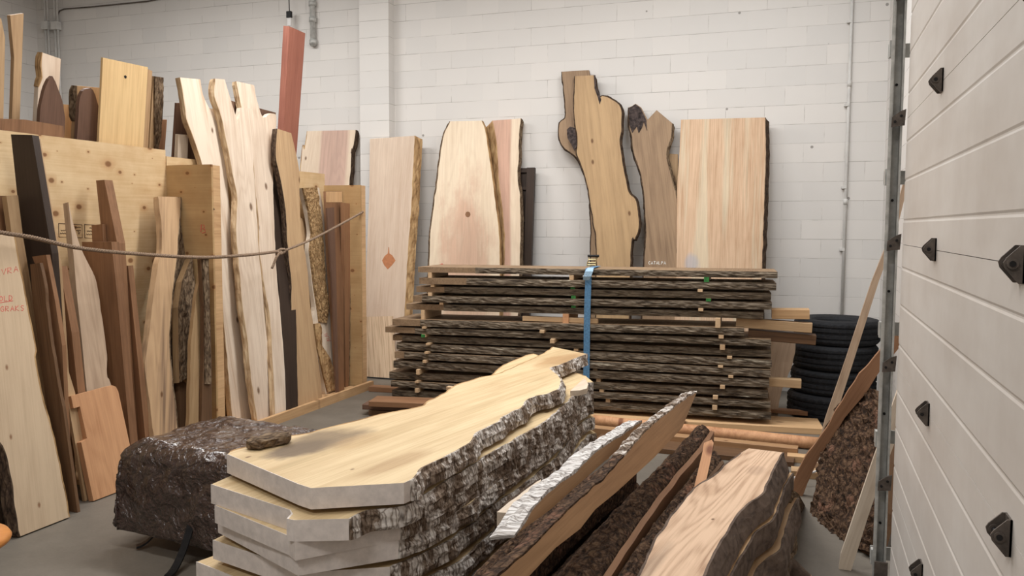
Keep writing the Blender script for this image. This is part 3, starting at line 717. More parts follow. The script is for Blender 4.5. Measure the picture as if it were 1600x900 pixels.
slab('bark_faced_slab', 'pale slab still wearing a rough golden bark strip down its face', 'slab',
     [(509, 614), (504, 588), (494, 545), (489, 505), (492, 480), (487, 441), (482, 388), (485, 365), (480, 330), (471, 294), (497, 293), (499, 294), (503, 315), (506, 335), (509, 375), (513, 397), (519, 460), (522, 500), (525, 537), (529, 575), (532, 611)],
     LX((520, 612), -4.82), .045, M['pale2'], [E(0, 9), E(11, 20)], GS, .035, (0, 20),
     overlays=[dict(name='bark_face', px=[(497, 503), (494, 480), (489, 450), (482, 392), (485, 365), (480, 330), (471, 294), (493, 293), (497, 320), (501, 350), (503, 380), (506, 433), (509, 460), (511, 485), (509, 505)], mat=M['barkg'], h=.022, rough=.012, sub=4),
               dict(name='lower_bark', px=[(510, 612), (504, 588), (494, 545), (489, 506), (497, 505), (501, 513), (501, 540), (507, 549), (513, 557), (520, 580), (528, 609)], mat=M['barkt'], h=.018, rough=.007, sub=4)],
     text=[dict(name='lettering', word='WW', p0=(505, 521), p1=(512, 535), hpx=6, mat=M['redink'], up=(1, -.2))])
slab('board', 'brown board right of the gold-barked slab, topped by a lighter end', 'board',
     [(527, 612), (520, 500), (513, 400), (509, 299), (534, 299), (535, 330), (536, 420), (538, 608)], LX((533, 610), -4.73), .03, M['brown'], (), GS, .035, (0, 7),
     overlays=[dict(name='light_end', px=[(509.4, 316), (509, 299.5), (534, 299.5), (534.6, 316)], mat=M['pine'], h=.001)])
slab('thin_board', 'thin reddish board lying on the face of the brown board right of the gold bark', 'board',
     [(526, 610), (520, 460), (511, 325), (522, 324), (525, 420), (529, 607)], LX((532, 614), -4.66), .018, M['umber'], (), GS, .035, (0, 5))
slab('bark_edged_board', 'reddish board with a flaking bark edge against the end divider', 'board',
     [(540, 606), (539, 480), (537, 317), (549, 318), (548, 400), (547, 480), (545, 602)], LX((544, 603), -4.63), .04, M['brown'], [E(3, 6, M['bark'], .03, .012)], GS, .035, (0, 6))

# ------------------------------------------------------------------ boards in the left bay of the rack
def PY(Y): return Plane((0, Y, 0), (0, 1, 0))
GT = 'boards crowded in the left bay of the rack'
T1 = lean_x(-4.16, -4.50, 1.75)
slab('live_edge_slab', 'big knotty pale slab with red crayon writing, nearest on the left', 'slab',
     [(32, 843), (24, 800), (17, 752), (10, 716), (-2, 690), (-30, 672), (-75, 650), (-75, 360), (0, 366), (22, 368), (27, 395), (33, 430), (42, 470), (50, 512), (55, 538), (56, 548), (54, 557), (60, 590), (68, 625), (80, 670), (92, 720), (102, 768), (109, 809)],
     T1, .045, M['leftslab'], [E(0, 5, M['barkd'], .03, .012), E(9, 22, M['barkt'], .03, .006)], GT, 0, (0, 22),
     text=[dict(name='lettering', word='AVRA', p0=(-8, 432), p1=(30, 424), hpx=9, mat=M['redink']),
           dict(name='lettering', word='OLD', p0=(-2, 471), p1=(21, 469), hpx=8, mat=M['redink']),
           dict(name='lettering', word='-', p0=(-6, 476), p1=(26, 471), hpx=4, mat=M['redink']),
           dict(name='lettering', word='GRAKS', p0=(0, 487), p1=(39, 485), hpx=8, mat=M['redink'])])
slab('bark_slab', 'dark bark-faced slab behind the lower left of the red-lettered slab', 'slab',
     [(40, 860), (38, 760), (20, 640), (-80, 600), (-80, 880)], lean_x(-4.32, -4.5, 1.0), .04, M['barkd'], (), GT, 0, (0, 4))
slab('board', 'narrow olive-tan board behind the right edge of the red-lettered slab', 'board',
     [(60, 770), (44, 600), (32, 470), (20, 380), (10, 306), (28, 305), (36, 370), (46, 430), (60, 530), (80, 640), (100, 760)], lean_x(-4.33, -4.70, 2.0), .04, M['olive'], (), GT, 0, (0, 10))
slab('board', 'brown board end at the left picture edge, above the red-lettered slab', 'board',
     [(-60, 420), (-60, 305), (10, 306), (18, 420)], lean_x(-4.5, -4.80, 2.0), .04, M['brown'], (), GT, .036, (0, 3))
slab('plank', 'dark brown plank with chipped top right of the red-lettered slab', 'plank',
     [(92, 780), (80, 690), (64, 570), (51, 470), (47, 413), (62, 411), (66, 425), (69, 445), (75, 500), (89, 590), (100, 650), (120, 770)], PY(3.87), .022, M['dbrown'], [E(5, 10)], GT, 0, (0, 11))
slab('plank', 'square-edged brown plank whose flat top sits under the dark stained beam', 'plank',
     [(86, 610), (74, 520), (62, 430), (50, 401), (72, 398), (86, 470), (97, 540), (102, 610)], PY(3.95), .03, M['brown'], (), GT, 0, (0, 7))
slab('plank', 'slim brown plank left of the greyish live-edge board', 'plank',
     [(122, 660), (104, 540), (85, 417), (93, 416), (112, 520), (134, 660)], PY(4.14), .06, M['brown'], (), GT, .036, (0, 5))
slab('slat', 'tan tapering slat slanting down in front of the brown planks', 'slat',
     [(121, 700), (104, 614), (86, 540), (76, 490), (70, 470), (77, 488), (84, 510), (98, 550), (117, 612), (138, 700)], lean_x(-4.32, -4.60, 2.0), .022, M['tan'], (), GT, 0, (0, 9))
slab('dark_beam', 'near-black stained beam leaning high on the plywood at left', 'beam',
     [(50, 470), (36, 391), (17, 210), (50, 211), (81, 396), (90, 450)], PY(4.03), .05, M['ebony'], (), None, .036, (0, 5))
slab('board', 'thin tan board edge directly behind the near-black beam', 'board',
     [(100, 480), (84, 400), (52, 213), (59, 216), (93, 420), (106, 480)], PY(4.10), .02, M['tan'], (), GT, .036, (0, 5))
slab('live_edge_slab', 'greyish pale slab with a sloping wavy right edge, behind the notched board', 'slab',
     [(140, 680), (135, 605), (128, 533), (121, 470), (115, 400), (107, 316), (112, 340), (118, 362), (126, 384), (136, 408), (148, 432), (155, 465), (161, 505), (166, 545), (168, 590), (175, 606), (184, 680)],
     lean_x(-4.42, -4.80, 2.1), .05, M['grey'], [E(5, 16, None, .008)], GT, .036, (0, 16))
slab('post', 'square brown post rising above the wide brown board', 'post',
     [(176, 470), (160, 377), (150, 282), (163, 281), (183, 380), (198, 470)], PY(4.72), .075, M['brown'], (), GT, .036, (0, 5))
slab('board', 'short brown board end beside the square post', 'board', [(152, 470), (143, 352), (160, 350), (172, 470)], PY(4.68), .03, M['brown'], (), GT, .036, (0, 3))
slab('plank', 'wide dark brown board with a light sawn edge, in the middle of the left bay', 'plank',
     [(140, 720), (128, 378), (174, 378), (184, 470), (199, 640), (207, 720)], PY(4.60), .07, M['brown'], (), GT, .036, (0, 5))
slab('plank', 'narrow brown board right of the wide dark brown board', 'plank',
     [(216, 700), (204, 560), (190, 416), (200, 415), (215, 560), (230, 700)], PY(4.80), .05, M['brown'], (), GT, .036, (0, 5))
slab('live_edge_slab', 'grey-streaked pale slab, narrow at the top, right of the bare plywood', 'slab',
     [(240, 690), (238, 665), (233, 625), (227, 575), (231, 540), (238, 480), (246, 420), (253, 390), (252, 350), (247, 307), (283, 308), (277, 400), (273, 430), (268, 480), (265, 540), (269, 590), (276, 655), (278, 690)],
     lean_x(-4.46, -4.82, 2.1), .045, wood('grey_streaked_wood', (196, 164, 128), (148, 116, 86), .6, .3, .03, streak=(138, 112, 90)), [E(0, 9, None, .01), E(10, 17, M['bark'], .0, .01)], GT, .036, (0, 17))
slab('bark_slab', 'thin slab of flaking grey bark right of the grey-streaked slab', 'slab',
     [(268, 700), (267, 560), (270, 480), (276, 400), (283, 309), (292, 309), (291, 380), (293, 420), (288, 470), (282, 500), (280, 560), (284, 700)],
     lean_x(-4.55, -4.86, 2.1), .03, M['bark'], [E(0, 4), E(5, 11)], GT, .036, (0, 11))
slab('bark_slab', 'hollow-ended barked limb standing in the left bay beside the divider', 'slab',
     [(280, 598), (279, 540), (278, 480), (284, 440), (298, 404), (301, 440), (298, 520), (295, 585), (298, 598), (292, 594), (286, 593)],
     lean_x(-4.44, -4.80, 2.1), .06, M['olive'], (), GT, None, (),
     overlays=[dict(name='bark_face', px=[(280, 597), (279, 540), (278, 480), (284, 440), (298, 404), (301, 440), (298, 520), (295, 585), (297, 597), (292, 593), (286, 592)], mat=M['bark'], h=.02, rough=.012, sub=4)])
slab('board', 'dark log piece below the hollow-ended barked limb', 'board',
     [(281, 690), (281, 600), (284, 592), (291, 590), (298, 597), (295, 640), (291, 690)], lean_x(-4.48, -4.86, 2.1), .05, M['dbrown'], [E(0, 6)], GT, .036, (0, 6))
slab('board', 'smooth brown board between the barked limb and the divider post', 'board',
     [(292, 690), (297, 600), (298, 540), (306, 470), (314, 424), (320, 408), (322, 540), (317, 620), (312, 690)], lean_x(-4.40, -4.51, 2.1), .03, M['olive'], [E(0, 4)], GT, .036, (0, 8))
slab('bark_edged_board', 'brown board with crumbly bark edge against the divider post', 'board',
     [(312, 690), (318, 560), (318, 480), (313, 405), (326, 404), (328, 480), (331, 560), (331, 690)], lean_x(-4.385, -4.43, 2.1), .03, M['dbrown'], (), GT, .036, (0, 7),
     overlays=[dict(name='bark_face', px=[(319, 600), (319, 480), (315, 406), (324, 405), (326, 480), (328, 600)], mat=M['bark'], h=.012, rough=.008, sub=3)])
slab('notched_board', 'orange-tan board with a square notch in its left side, standing on the floor', 'board',
     [(147, 787), (127, 691), (136, 685), (125, 635), (115, 638), (111, 619), (175, 602), (181, 604), (185, 612), (204, 700), (204, 708), (192.5, 766)],
     lean_x(-4.262, -4.38, .62), .04, M['orange'], (), None, 0, (0, 11))
# rope across the bays, three strands, tied with a knot
def rope_path(px, X): return [at_x(x, y, X) for x, y in px]
def twist(pts, rad, pitch, name, mat, parent, strands=3):
    P = [Vector(p) for p in pts]; L = [0]
    for a, b in zip(P[:-1], P[1:]): L.append(L[-1]+(b-a).length)
    n = max(8, int(L[-1]/pitch*8)); mb = MB()
    def ev(s):
        for i in range(len(L)-1):
            if s <= L[i+1] or i == len(L)-2:
                t = (s-L[i])/max(1e-6, L[i+1]-L[i])
                p0 = P[max(0, i-1)]; p1 = P[i]; p2 = P[i+1]; p3 = P[min(len(P)-1, i+2)]
                return .5*((2*p1)+(p2-p0)*t+(2*p0-5*p1+4*p2-p3)*t*t+(3*p1-p0-3*p2+p3)*t**3)
    C = [ev(L[-1]*k/n) for k in range(n+1)]
    for st in range(strands):
        q = []
        for k, c in enumerate(C):
            t = (C[min(k+1, n)]-C[max(k-1, 0)]).normalized(); a = t.cross(Vector((0, 0, 1))).normalized() if abs(t.z) < .9 else t.cross(Vector((1, 0, 0))).normalized(); b = a.cross(t)
            th = 2*math.pi*(L[-1]*k/n/pitch+st/strands); q.append(c+(a*math.cos(th)+b*math.sin(th))*rad*.55)
        mb.tube(q, rad*.6, 6)
    return mb.build(name, mat, parent, smooth=True)
XRP = -4.40
rp = empty('rope', at_x(440, 392, XRP), 'grey twisted rope sagging across the front of the rack, knotted near its right end', 'rope')
rp_px = [(-60, 351), (0, 363), (50, 371), (110, 385), (160, 392), (220, 397), (280, 401), (330, 402), (390, 398), (432, 393)]
def rel(o, par): o.matrix_world = Matrix(); return o
rel(twist(rope_path(rp_px, XRP), .0125, .055, 'cord', M['rope'], rp), rp)
endp = at_y(567, 331, 7.96); a0 = at_x(446, 391, XRP)
rel(twist([a0, a0.lerp(endp, .3)+Vector((0, 0, -.02)), a0.lerp(endp, .65)+Vector((0, 0, -.015)), endp], .011, .07, 'cord', M['rope'], rp), rp)
kc = at_x(439, 393, XRP); kn = []
for k in range(34):
    t = k/33*4*math.pi; kn.append(kc+Vector((.022*math.sin(t*1.5), .036*math.cos(t*.75), .020*math.sin(t))))
o = MB().tube(kn, .012, 7).build('knot', M['rope'], rp, smooth=True); o.matrix_world = Matrix()
rel(twist([kc, at_x(432, 402, XRP+.01), at_x(428, 412, XRP+.01), at_x(425, 419, XRP+.01)], .0105, .045, 'loose_end', M['rope'], rp), rp)

# ------------------------------------------------------------------ slabs leaning on the back wall
GW = 'slabs leaning on the back wall'
slab('live_edge_slab', 'plain beige slab with an orange diamond stain, leaning on the back wall by the pilaster', 'slab',
     [(569, 588), (570, 500), (574, 380), (577, 300), (578, 217), (648, 212), (646, 260), (644, 300), (641, 350), (637, 400), (634, 470), (628, 530), (622, 590)],
     lean_y(8.70, 9.24, 2.85), .07, M['plainW'], [E(5, 12, M['barkt'], .06, .012)], GW, 0, (0, 12),
     overlays=[dict(name='stain', px=[(607, 386), (608, 386), (608.5, 396), (613, 399), (618, 407), (613, 414), (606, 421), (600, 414), (597, 407), (601, 400), (606, 396)], mat=M['stain'], h=.0008, label='orange diamond-shaped stain')])
slab('striped_board', 'short pale board with brown pencil stripes in front of the stained beige slab', 'board',
     [(568, 588), (569, 495), (613, 494), (620, 590)], lean_y(8.62, 9.2, 2.85), .02, M['stripe'], (), GW, 0, (0, 3))
slab('live_edge_slab', 'cream slab with a pinkish flame-shaped heart and one round knot on the back wall', 'slab',
     [(670, 470), (671, 400), (672, 365), (676, 331), (681, 299), (687, 248), (693, 213), (703, 189.5), (753, 188.5), (759, 208), (767, 261), (775, 320), (781, 395), (786, 470)],
     lean_y(8.80, 9.24, 3.0), .055, lambda q: wood('cedar_with_cream_sapwood', (230, 213, 188), (206, 182, 154), .5, .3, 0, blots=[(q(728, 480), .42, 1.75, (214, 182, 156), .9), (q(722, 395), .30, .9, (212, 174, 150), .5)]), [E(0, 7, M['bark'], .035, .01), E(8, 13, M['barkt'], .0, .004)], GW, 0, (0, 13),
     overlays=[dict(name='knot', px=[(731+4.2*math.cos(t*.785), 335+4.6*math.sin(t*.785)) for t in range(8)], mat=M['brown'], h=.0008), dict(name='crayon_mark', px=[(687, 417), (687, 413), (691, 411.5), (694, 414), (693, 417)], mat=M['redink'], h=.0008, label='small red crayon mark')])
slab('live_edge_slab', 'narrower pink and cream slab right of the flame-hearted slab', 'slab',
     [(789, 470), (788, 400), (787, 347), (780, 288), (775, 219), (769, 188.5), (814, 185), (811, 219), (811, 248), (809, 272), (813, 320), (813, 400), (812, 470)],
     lean_y(8.94, 9.34, 3.0), .05, M['pinkb'], [E(0, 5, M['barkt'], .10, .012), E(6, 12, M['bark'], .015, .006)], GW, 0, (0, 12))
hb = at_z(571, 589, .012); he = at_z(620, 593, .012); tag(MB().tube([hb, he], .008, 6).build('flat_bar', M['black']), 'thin black bar on the floor at the foot of the striped board', 'bar')
# dark shutter
pw = lean_y(9.12, 9.36, 2.55); fr = frame(pw.hit(824, 420), (0, .09, 1), pw.n); inv = fr.inverted()
sh = empty('shutter', fr, 'dark brown slatted shutter standing behind the pink and cream slab', 'shutter', None)
def lp(x, y): return inv @ pw.hit(x, y)
a = lp(836, 262); b = lp(806, 262); c = lp(828, 420); zb = -1.29
mb = MB(); mb.obox(Matrix(), b.x-.1, a.x, zb, a.y, -.03, -.015); mb.build('panel', M['ebony'], sh)
MB().box(a.x-.095, a.x, zb, a.y, -.015, .02).build('stile', M['ebony'], sh)
MB().box(b.x-.1, b.x-.02, zb, a.y, -.015, .02).build('stile', M['ebony'], sh)
for y in (265, 292, 342, 392, 440, 500): 
    q = lp(815, y); MB().box(b.x-.02, a.x-.095, q.y-.035, q.y, -.015, .01).build('crosspiece', M['ebony'], sh)
slab('live_edge_slab', 'tall brown slab with a bulging left side, behind the larger brown slab', 'slab',
     [(927, 480), (923, 390), (923, 350), (920, 303), (912, 270), (901, 247), (890, 238), (880, 229), (873, 213), (874, 192), (881, 187), (884, 177), (880, 133), (877.5, 112), (920, 109.5), (922, 125), (940, 240), (955, 480)],
     lean_y(8.96, 9.36, 3.5), .045, M['catalpa2'], [E(0, 13, M['barkd'], .008, .010)], GW, 0, (0, 17))
slab('live_edge_slab', 'tallest wavy brown slab with a dark burl at its left shoulder, on the back wall', 'slab',
     [(934, 480), (932, 400), (928, 353), (923, 323), (918, 290), (909, 260), (901, 240), (902, 217), (898, 190), (897, 157), (898, 119), (928, 117.5), (931, 137), (936, 152), (941, 149), (953, 153), (970, 168), (971, 200), (969, 223), (974, 257), (982, 298), (993, 311), (997, 330), (998, 357), (992, 374), (986, 392), (985, 480)],
     lean_y(8.85, 9.30, 3.5), .05, M['catalpa'], [E(0, 10, M['barkd'], .006, .010), E(11, 26, M['barkd'], .012, .010)], GW, 0, (0, 26),
     overlays=[dict(name='burl', px=[(886, 203), (891, 198), (898, 200), (900.5, 215), (901.5, 228), (898, 236), (893, 226), (887, 216)], mat=M['char'], h=.012, rough=.006, sub=3),
               dict(name='bark_inclusion', px=[(928, 118), (930.5, 117.5), (932, 137), (937, 148), (939.5, 156), (937, 163), (934, 152), (929, 138)], mat=M['char'], h=.004, rough=.002, sub=2)])
slab('live_edge_slab', 'shorter wavy brown slab lettered in white chalk, with charred top left', 'slab',
     [(1004, 480), (1006, 421), (1009, 373), (1008, 337), (1005, 297), (1000, 267), (991, 243), (988, 223), (984, 200), (982, 168), (987, 166), (993, 162), (1002, 168), (1008, 180), (1012, 187), (1026, 172), (1051, 193), (1048, 217), (1042, 237), (1043, 253), (1050, 280), (1057, 307), (1060, 325), (1070, 324), (1075, 353), (1073, 367), (1063, 371), (1057, 392), (1060, 423), (1060, 480)],
     lean_y(8.88, 9.33, 3.1), .05, M['catalpa2'], [E(0, 9, M['barkd'], .012, .012), E(16, 29, M['bark'], .016, .012)], GW, 0, (0, 29),
     overlays=[dict(name='charred_top', px=[(984, 196), (982.5, 169), (987, 167), (993, 163), (1001, 169), (1007, 181), (1010, 188), (1011, 204), (1008, 196), (1006, 190), (1003, 200), (998, 208), (995, 198), (991, 203), (988, 208)], mat=M['char'], h=.008, rough=.008, sub=3),
               dict(name='bark_patch', px=[(1058, 373), (1065, 368), (1072, 368), (1070, 378), (1064, 390), (1058, 392)], mat=M['bark'], h=.018, rough=.01, sub=3)],
     text=[dict(name='lettering', word='CATALPA', p0=(1013, 413), p1=(1041, 413), hpx=4.6, mat=M['chalk'], r=.0035)])
slab('offcut', 'short light board top between the chalk-lettered slab and the wide pale slab', 'board', [(1040, 480), (1044, 240), (1059, 241), (1062, 480)], lean_y(9.1, 9.37, 2.6), .03, M['tan'], (), GW, 0, (0, 3))
slab('live_edge_slab', 'widest pale slab with cream streaks on the right of the back wall', 'slab',
     [(1055, 480), (1057, 420), (1058, 290), (1062, 233), (1064, 187), (1196, 183.5), (1197, 240), (1195, 307), (1192, 390), (1189, 480)],
     lean_y(8.85, 9.28, 3.0), .07, lambda q: wood('pale_pinkish_wood', (214, 184, 154), (182, 146, 114), .25, .7, streak=(222, 202, 172), blots=[(q(1080, 412), .09, .12, (186, 184, 190), .7)]), [E(5, 9, M['barkd'], .03, .006)], GW, 0, (0, 9))

# ------------------------------------------------------------------ the strapped pile of barked lumber
ZP = .06
A0 = at_z(612, 624, ZP); B0 = at_z(1205, 663, ZP); A0.z = B0.z = 0
ud = (B0-A0).normalized(); nd = Vector((ud.y, -ud.x, 0))          # along the pile, towards the camera
PF = Plane(A0, nd)
ORD = ['top', 'second', 'third', 'fourth', 'fifth', 'sixth', 'seventh', 'eighth', 'ninth', 'tenth', 'eleventh', 'twelfth', 'thirteenth', 'lowest']
rows = [(653, 1215, 417, 425, 10.5, 12.5), (655, 1213, 434, 442.5, 11.5, 15), (650, 1205, 447.5, 458, 9.5, 15), (645, 1206, 462, 473, 11, 14.5),
        (635, 1193, 474.5, 488, 9.5, 15), (613, 1163, 498.5, 513, 10.5, 17), (602, 1205, 510.5, 531, 10, 14), (614, 1205, 523, 548, 10, 14),
        (620, 1206, 535.5, 562.5, 11, 17), (616, 1204, 549.5, 578, 11.5, 16), (615, 1202, 563.5, 593, 14, 15), (608, 1200, 581, 609.5, 11, 16.5), (611, 1204, 595, 628, 10, 13.5), (613, 1205, 609, 644, 11, 17)]
GP = 'bark-edged boards of the strapped pile'
look = ['brown sawn left end', 'tan sawn left end', 'pale pointed left end', 'dark left end', 'flat tan end jutting left', 'bark ending short of the others at right',
        'end jutting farthest left', 'dark ragged left end', 'dark bark', 'pale lower lip', 'thick wavy bark', 'blackened left end', 'blackened front', 'front nearly on the skids']
ROW = []
for i, (x0, x1, y0, y1, t0, t1) in enumerate(rows):
    off = [0, .015, -.01, .01, -.02, .035, .015, -.03, -.005, .03, .02, -.005, .025, .0][i]
    pl = PF.shift(off)
    a = pl.hit(x0, y0); b = pl.hit(x1, y1); ab = pl.hit(x0, y0+t0); bb = pl.hit(x1, y1+t1)
    th = ((a.z-ab.z)+(b.z-bb.z))/2*.78
    x = (b-a).normalized(); n = x.cross(Vector((nd.x, nd.y, 0))); n = n if n.z > 0 else -n
    y = n.cross(x)                                                   # backwards
    if y.dot(nd) > 0: y = -y
    L = (b-a).length
    frm = Matrix((x, y, n)).transposed().to_4x4(); frm.translation = a
    if frm.to_3x3().determinant() < 0: pass
    rnd = random.Random(i)
    fp = []
    K = 34
    for k in range(K+1):
        u = k/K; w = .012*noise.noise(Vector((u*9, i*3.3, 1)))+.018*noise.noise(Vector((u*3, i*1.7, 5)))
        fp.append((u*L, w))
    dep = .50+.08*rnd.random()
    bs = [2, 2, 2, 1, 2, 2, 2, 1, 0, 1, 0, 0, 0, 0][i]
    be = [6, 5, 3, 1, 4, 3, 3, 1, 0, 1, 0, 0, 0, 0][i]
    pts = fp + [(L-.02*rnd.random(), dep), (.03*rnd.random(), dep)]
    # bark on the front edge, bare wood for the first stretch at the left where the photograph shows it
    o = core('bark_edged_board', ORD[i]+' bark-edged board of the strapped pile, '+look[i], 'board', frm, pts, th, M['lumber'],
             [E(be, K, M['barkl'], 0, .011, rg=.9)], GP, jit=.0)
    # grain runs along x here: lay the wood texture along the board
    for c in o.children:
        c.rotation_euler = (0, 0, 0)
    ROW.append((pl, a, b, th, y))
def row_z(i, X, top=True):
    pl, a, b, th, y = ROW[i]; t = (X-a.x)/(b.x-a.x); z = a.z+(b.z-a.z)*t; return z if top else z-th
def spacer(i, px, lab, w=.035, out=.05, paint=None, mat=None, length=.42, py=None):
    """stick laid between board i and the one below, its end showing at px"""
    pl = PF; q = pl.hit(px, rows[i][2]+(px-rows[i][0])/(rows[i][1]-rows[i][0])*(rows[i][3]-rows[i][2]) + (rows[i][4]+rows[i][5])/2)
    zt = row_z(i, q.x, False); zb = row_z(i+1, q.x) if i+1 < len(rows) else 0
    h = max(.012, zt-zb-.001); zc = zt-h/2-.0005
    a = Vector((q.x, q.y, zc))+nd*(out); b = a-nd*(out+length)
    nm = 'spacer_stick'
    fr = frame(a, b-a, (0, 0, 1)); L = (b-a).length
    if paint:
        root = empty(nm, fr, lab, 'stick', 'spacer sticks in the strapped pile')
        MB().box(-w/2, w/2, .012, L, -h/2, h/2).build('wood', mat or M['stick'], root)
        p = MB().box(-w/2-.0005, w/2+.0005, 0, .013, -h/2, h/2).build('painted_end', paint, root); p['label'] = 'green painted end'
    else:
        o = MB().box(-w/2, w/2, 0, L, -h/2, h/2).build(nm, mat or M['stick'], None, fr); tag(o, lab, 'stick', 'spacer sticks in the strapped pile')
NTH = lambda i: 'under the %s board of the pile' % ORD[i]
LE = [(0, 672, None), (1, 676, None), (2, 672, None), (3, 690, None), (4, 661, None), (5, 666, None), (6, 665, M['green']), (7, 672, None), (8, 670, None), (9, 667, None), (10, 657, None), (11, 655, None), (12, 655, None), (13, 676, None)]
for i, x, p in LE:
    if i == 13: continue
    spacer(i, x, ('green-ended' if p else 'pale')+' spacer stick at the left end '+NTH(i), out=.07 if i > 4 else .01, paint=p, length=.46)
RI = [(0, 1104, M['green']), (1, 1094, None), (2, 1107, M['green']), (3, 1095, None), (4, 1122, None), (5, 1127, None), (6, 1129, None), (7, 1140, None), (8, 1126, None), (9, 1142, None), (10, 1129, None), (11, 1118, None), (12, 1117, None), (13, 1132, None)]
for i, x, p in RI:
    if i == 13: continue
    spacer(i, x, ('green-ended' if p else 'tan')+' spacer stick near the right end '+NTH(i), w=.042, out=.05 if i > 3 else .012, paint=p, length=.44)
MI = [(0, 893, None), (1, 895, M['green']), (2, 896, M['green']), (3, 896, M['green']), (4, 884, None), (5, 850, None), (6, 866, None), (8, 905, None), (10, 935, None), (12, 950, None), (7, 900, None), (9, 930, None), (11, 940, None)]
for i, x, p in MI:
    spacer(i, x, ('green-ended' if p else 'orange square-ended' if i == 4 else 'tan')+' spacer stick in the middle '+NTH(i), w=.055 if i == 4 else .04, out=.09 if i in (5, 6) else .004, paint=p, mat=M['orange'] if i == 4 else None, length=.44)
# loose pieces lying in and poking out of the pile
a = PF.shift(.02).hit(815, 503.5); b = PF.shift(.02).hit(933, 508); a.z = b.z = row_z(5, a.x)+.032
stick('batten', 'long tan batten lying on the sixth board of the pile, left of the blue strap', 'batten', a-nd*.06, b-nd*.06, .06, .045, M['tan'])
def poke(name, lab, x0, x1, y0, y1, back, w, h, mat, cat='beam', dz=0):
    pl = PF.shift(-back); a = pl.hit(x0, y0); b = pl.hit(x1, y1)
    return stick(name, lab, cat, a-nd*w/2+Vector((0, 0, dz)), b-nd*w/2+Vector((0, 0, dz)), w, h, mat)
poke('timber', 'pale split timber poking out right above the tan timber, nearest the tyres', 1206, 1265, 491, 491.5, .10, .16, .085, M['pine'])
poke('timber', 'tan timber jutting right out of the pile towards the top tyre', 1150, 1269, 504, 513, .10, .10, .085, M['tan'])
poke('timber', 'darker brown timber below the tan timber jutting right from the pile', 1169, 1275, 523, 532, .12, .14, .085, M['dbrown'])
poke('batten', 'short tan batten poking out right low in the pile beside the tyres', 1150, 1252, 594, 600.5, .12, .09, .075, M['tan'])
slab('panel', 'tan round-edged panel standing between the pile and the tyres', 'panel',
     [(1195, 620), (1195, 531), (1244, 532), (1242, 551), (1237, 572), (1231, 588), (1221, 612), (1215, 640)], lean_y(8.06, 8.26, 1.0), .02, M['grey'], [E(2, 7)], None, 0, (0, 7))
# blue ratchet strap
sx = PF.shift(.062)
st = empty('ratchet_strap', PF.hit(919, 425), 'faded blue ratchet strap with a metal ratchet, cinched upright around the pile', 'strap')
mb = MB(); prev = None; seq = [(919.5, 424), (919, 445), (918, 470), (917, 510), (916.5, 560), (916, 600), (916, 640)]
for i, (x, y) in enumerate(seq):
    c = sx.hit(x, y); k = len(mb.v); hw = .029
    mb.v += [tuple(c-ud*hw), tuple(c+ud*hw), tuple(c+ud*hw-nd*.003), tuple(c-ud*hw-nd*.003)]
    if i: mb.f += [(k-4, k-3, k+1, k), (k-3, k-2, k+2, k+1), (k-2, k-1, k+3, k+2), (k-1, k-4, k, k+3)]
rel(mb.build('webbing', M['strap'], st), st)
c = sx.hit(919, 423); zt = row_z(0, c.x)+.012
mb = MB(); k0 = [c+Vector((0, 0, -.02)), Vector((c.x, c.y, zt))-nd*.03, Vector((c.x, c.y, zt))-nd*.5]
for i, q in enumerate(k0):
    k = len(mb.v); mb.v += [tuple(q-ud*.029), tuple(q+ud*.029), tuple(q+ud*.029+Vector((0, 0, -.003))), tuple(q-ud*.029+Vector((0, 0, -.003)))]
    if i: mb.f += [(k-4, k-3, k+1, k), (k-3, k-2, k+2, k+1), (k-2, k-1, k+3, k+2), (k-1, k-4, k, k+3)]
rel(mb.build('webbing', M['strap'], st), st)
# folded tail
sy = PF.shift(.075); mb = MB()
for i, (xl, xr, y) in enumerate([(918.5, 928, 418), (914, 926.5, 424), (911.5, 923.5, 432), (911, 920.5, 437.5)]):
    p = PF.shift(.06+.03*math.sin(i/3*math.pi)); a = p.hit(xl, y); b = p.hit(xr, y+(1.2 if i == 3 else 0)); k = len(mb.v)
    mb.v += [tuple(a), tuple(b), tuple(b-nd*.004), tuple(a-nd*.004)]
    if i: mb.f += [(k-4, k-3, k+1, k), (k-3, k-2, k+2, k+1), (k-2, k-1, k+3, k+2), (k-1, k-4, k, k+3)]
mb.f += [(0, 1, 2, 3), (12, 13, 14, 15)]
o = rel(mb.build('strap_tail', M['straplight'], st), st); o['label'] = 'paler folded strap tail'
pr = PF.shift(.02); mb = MB()
pa = [pr.hit(*q) for q in ((917.5, 416), (918.5, 409), (920.5, 405), (919.5, 400))]; pb = [pr.hit(*q) for q in ((930.5, 416), (930.5, 411), (931.5, 406), (935, 400))]
mb.tube(pa, .006, 6); mb.tube(pb, .006, 6)
for q0, q1 in (((920, 405.5), (931, 405.5)), ((919, 410.5), (931, 410.5)), ((918, 414), (930.5, 414))): mb.tube([pr.hit(*q0), pr.hit(*q1)], .008, 8)
rel(mb.build('ratchet', M['brass'], st), st)
o = MB().tube([pr.hit(918.5, 400), pr.hit(936, 400)], .012, 10).build('handle', M['black'], st); rel(o, st); o['label'] = 'black ratchet handle'

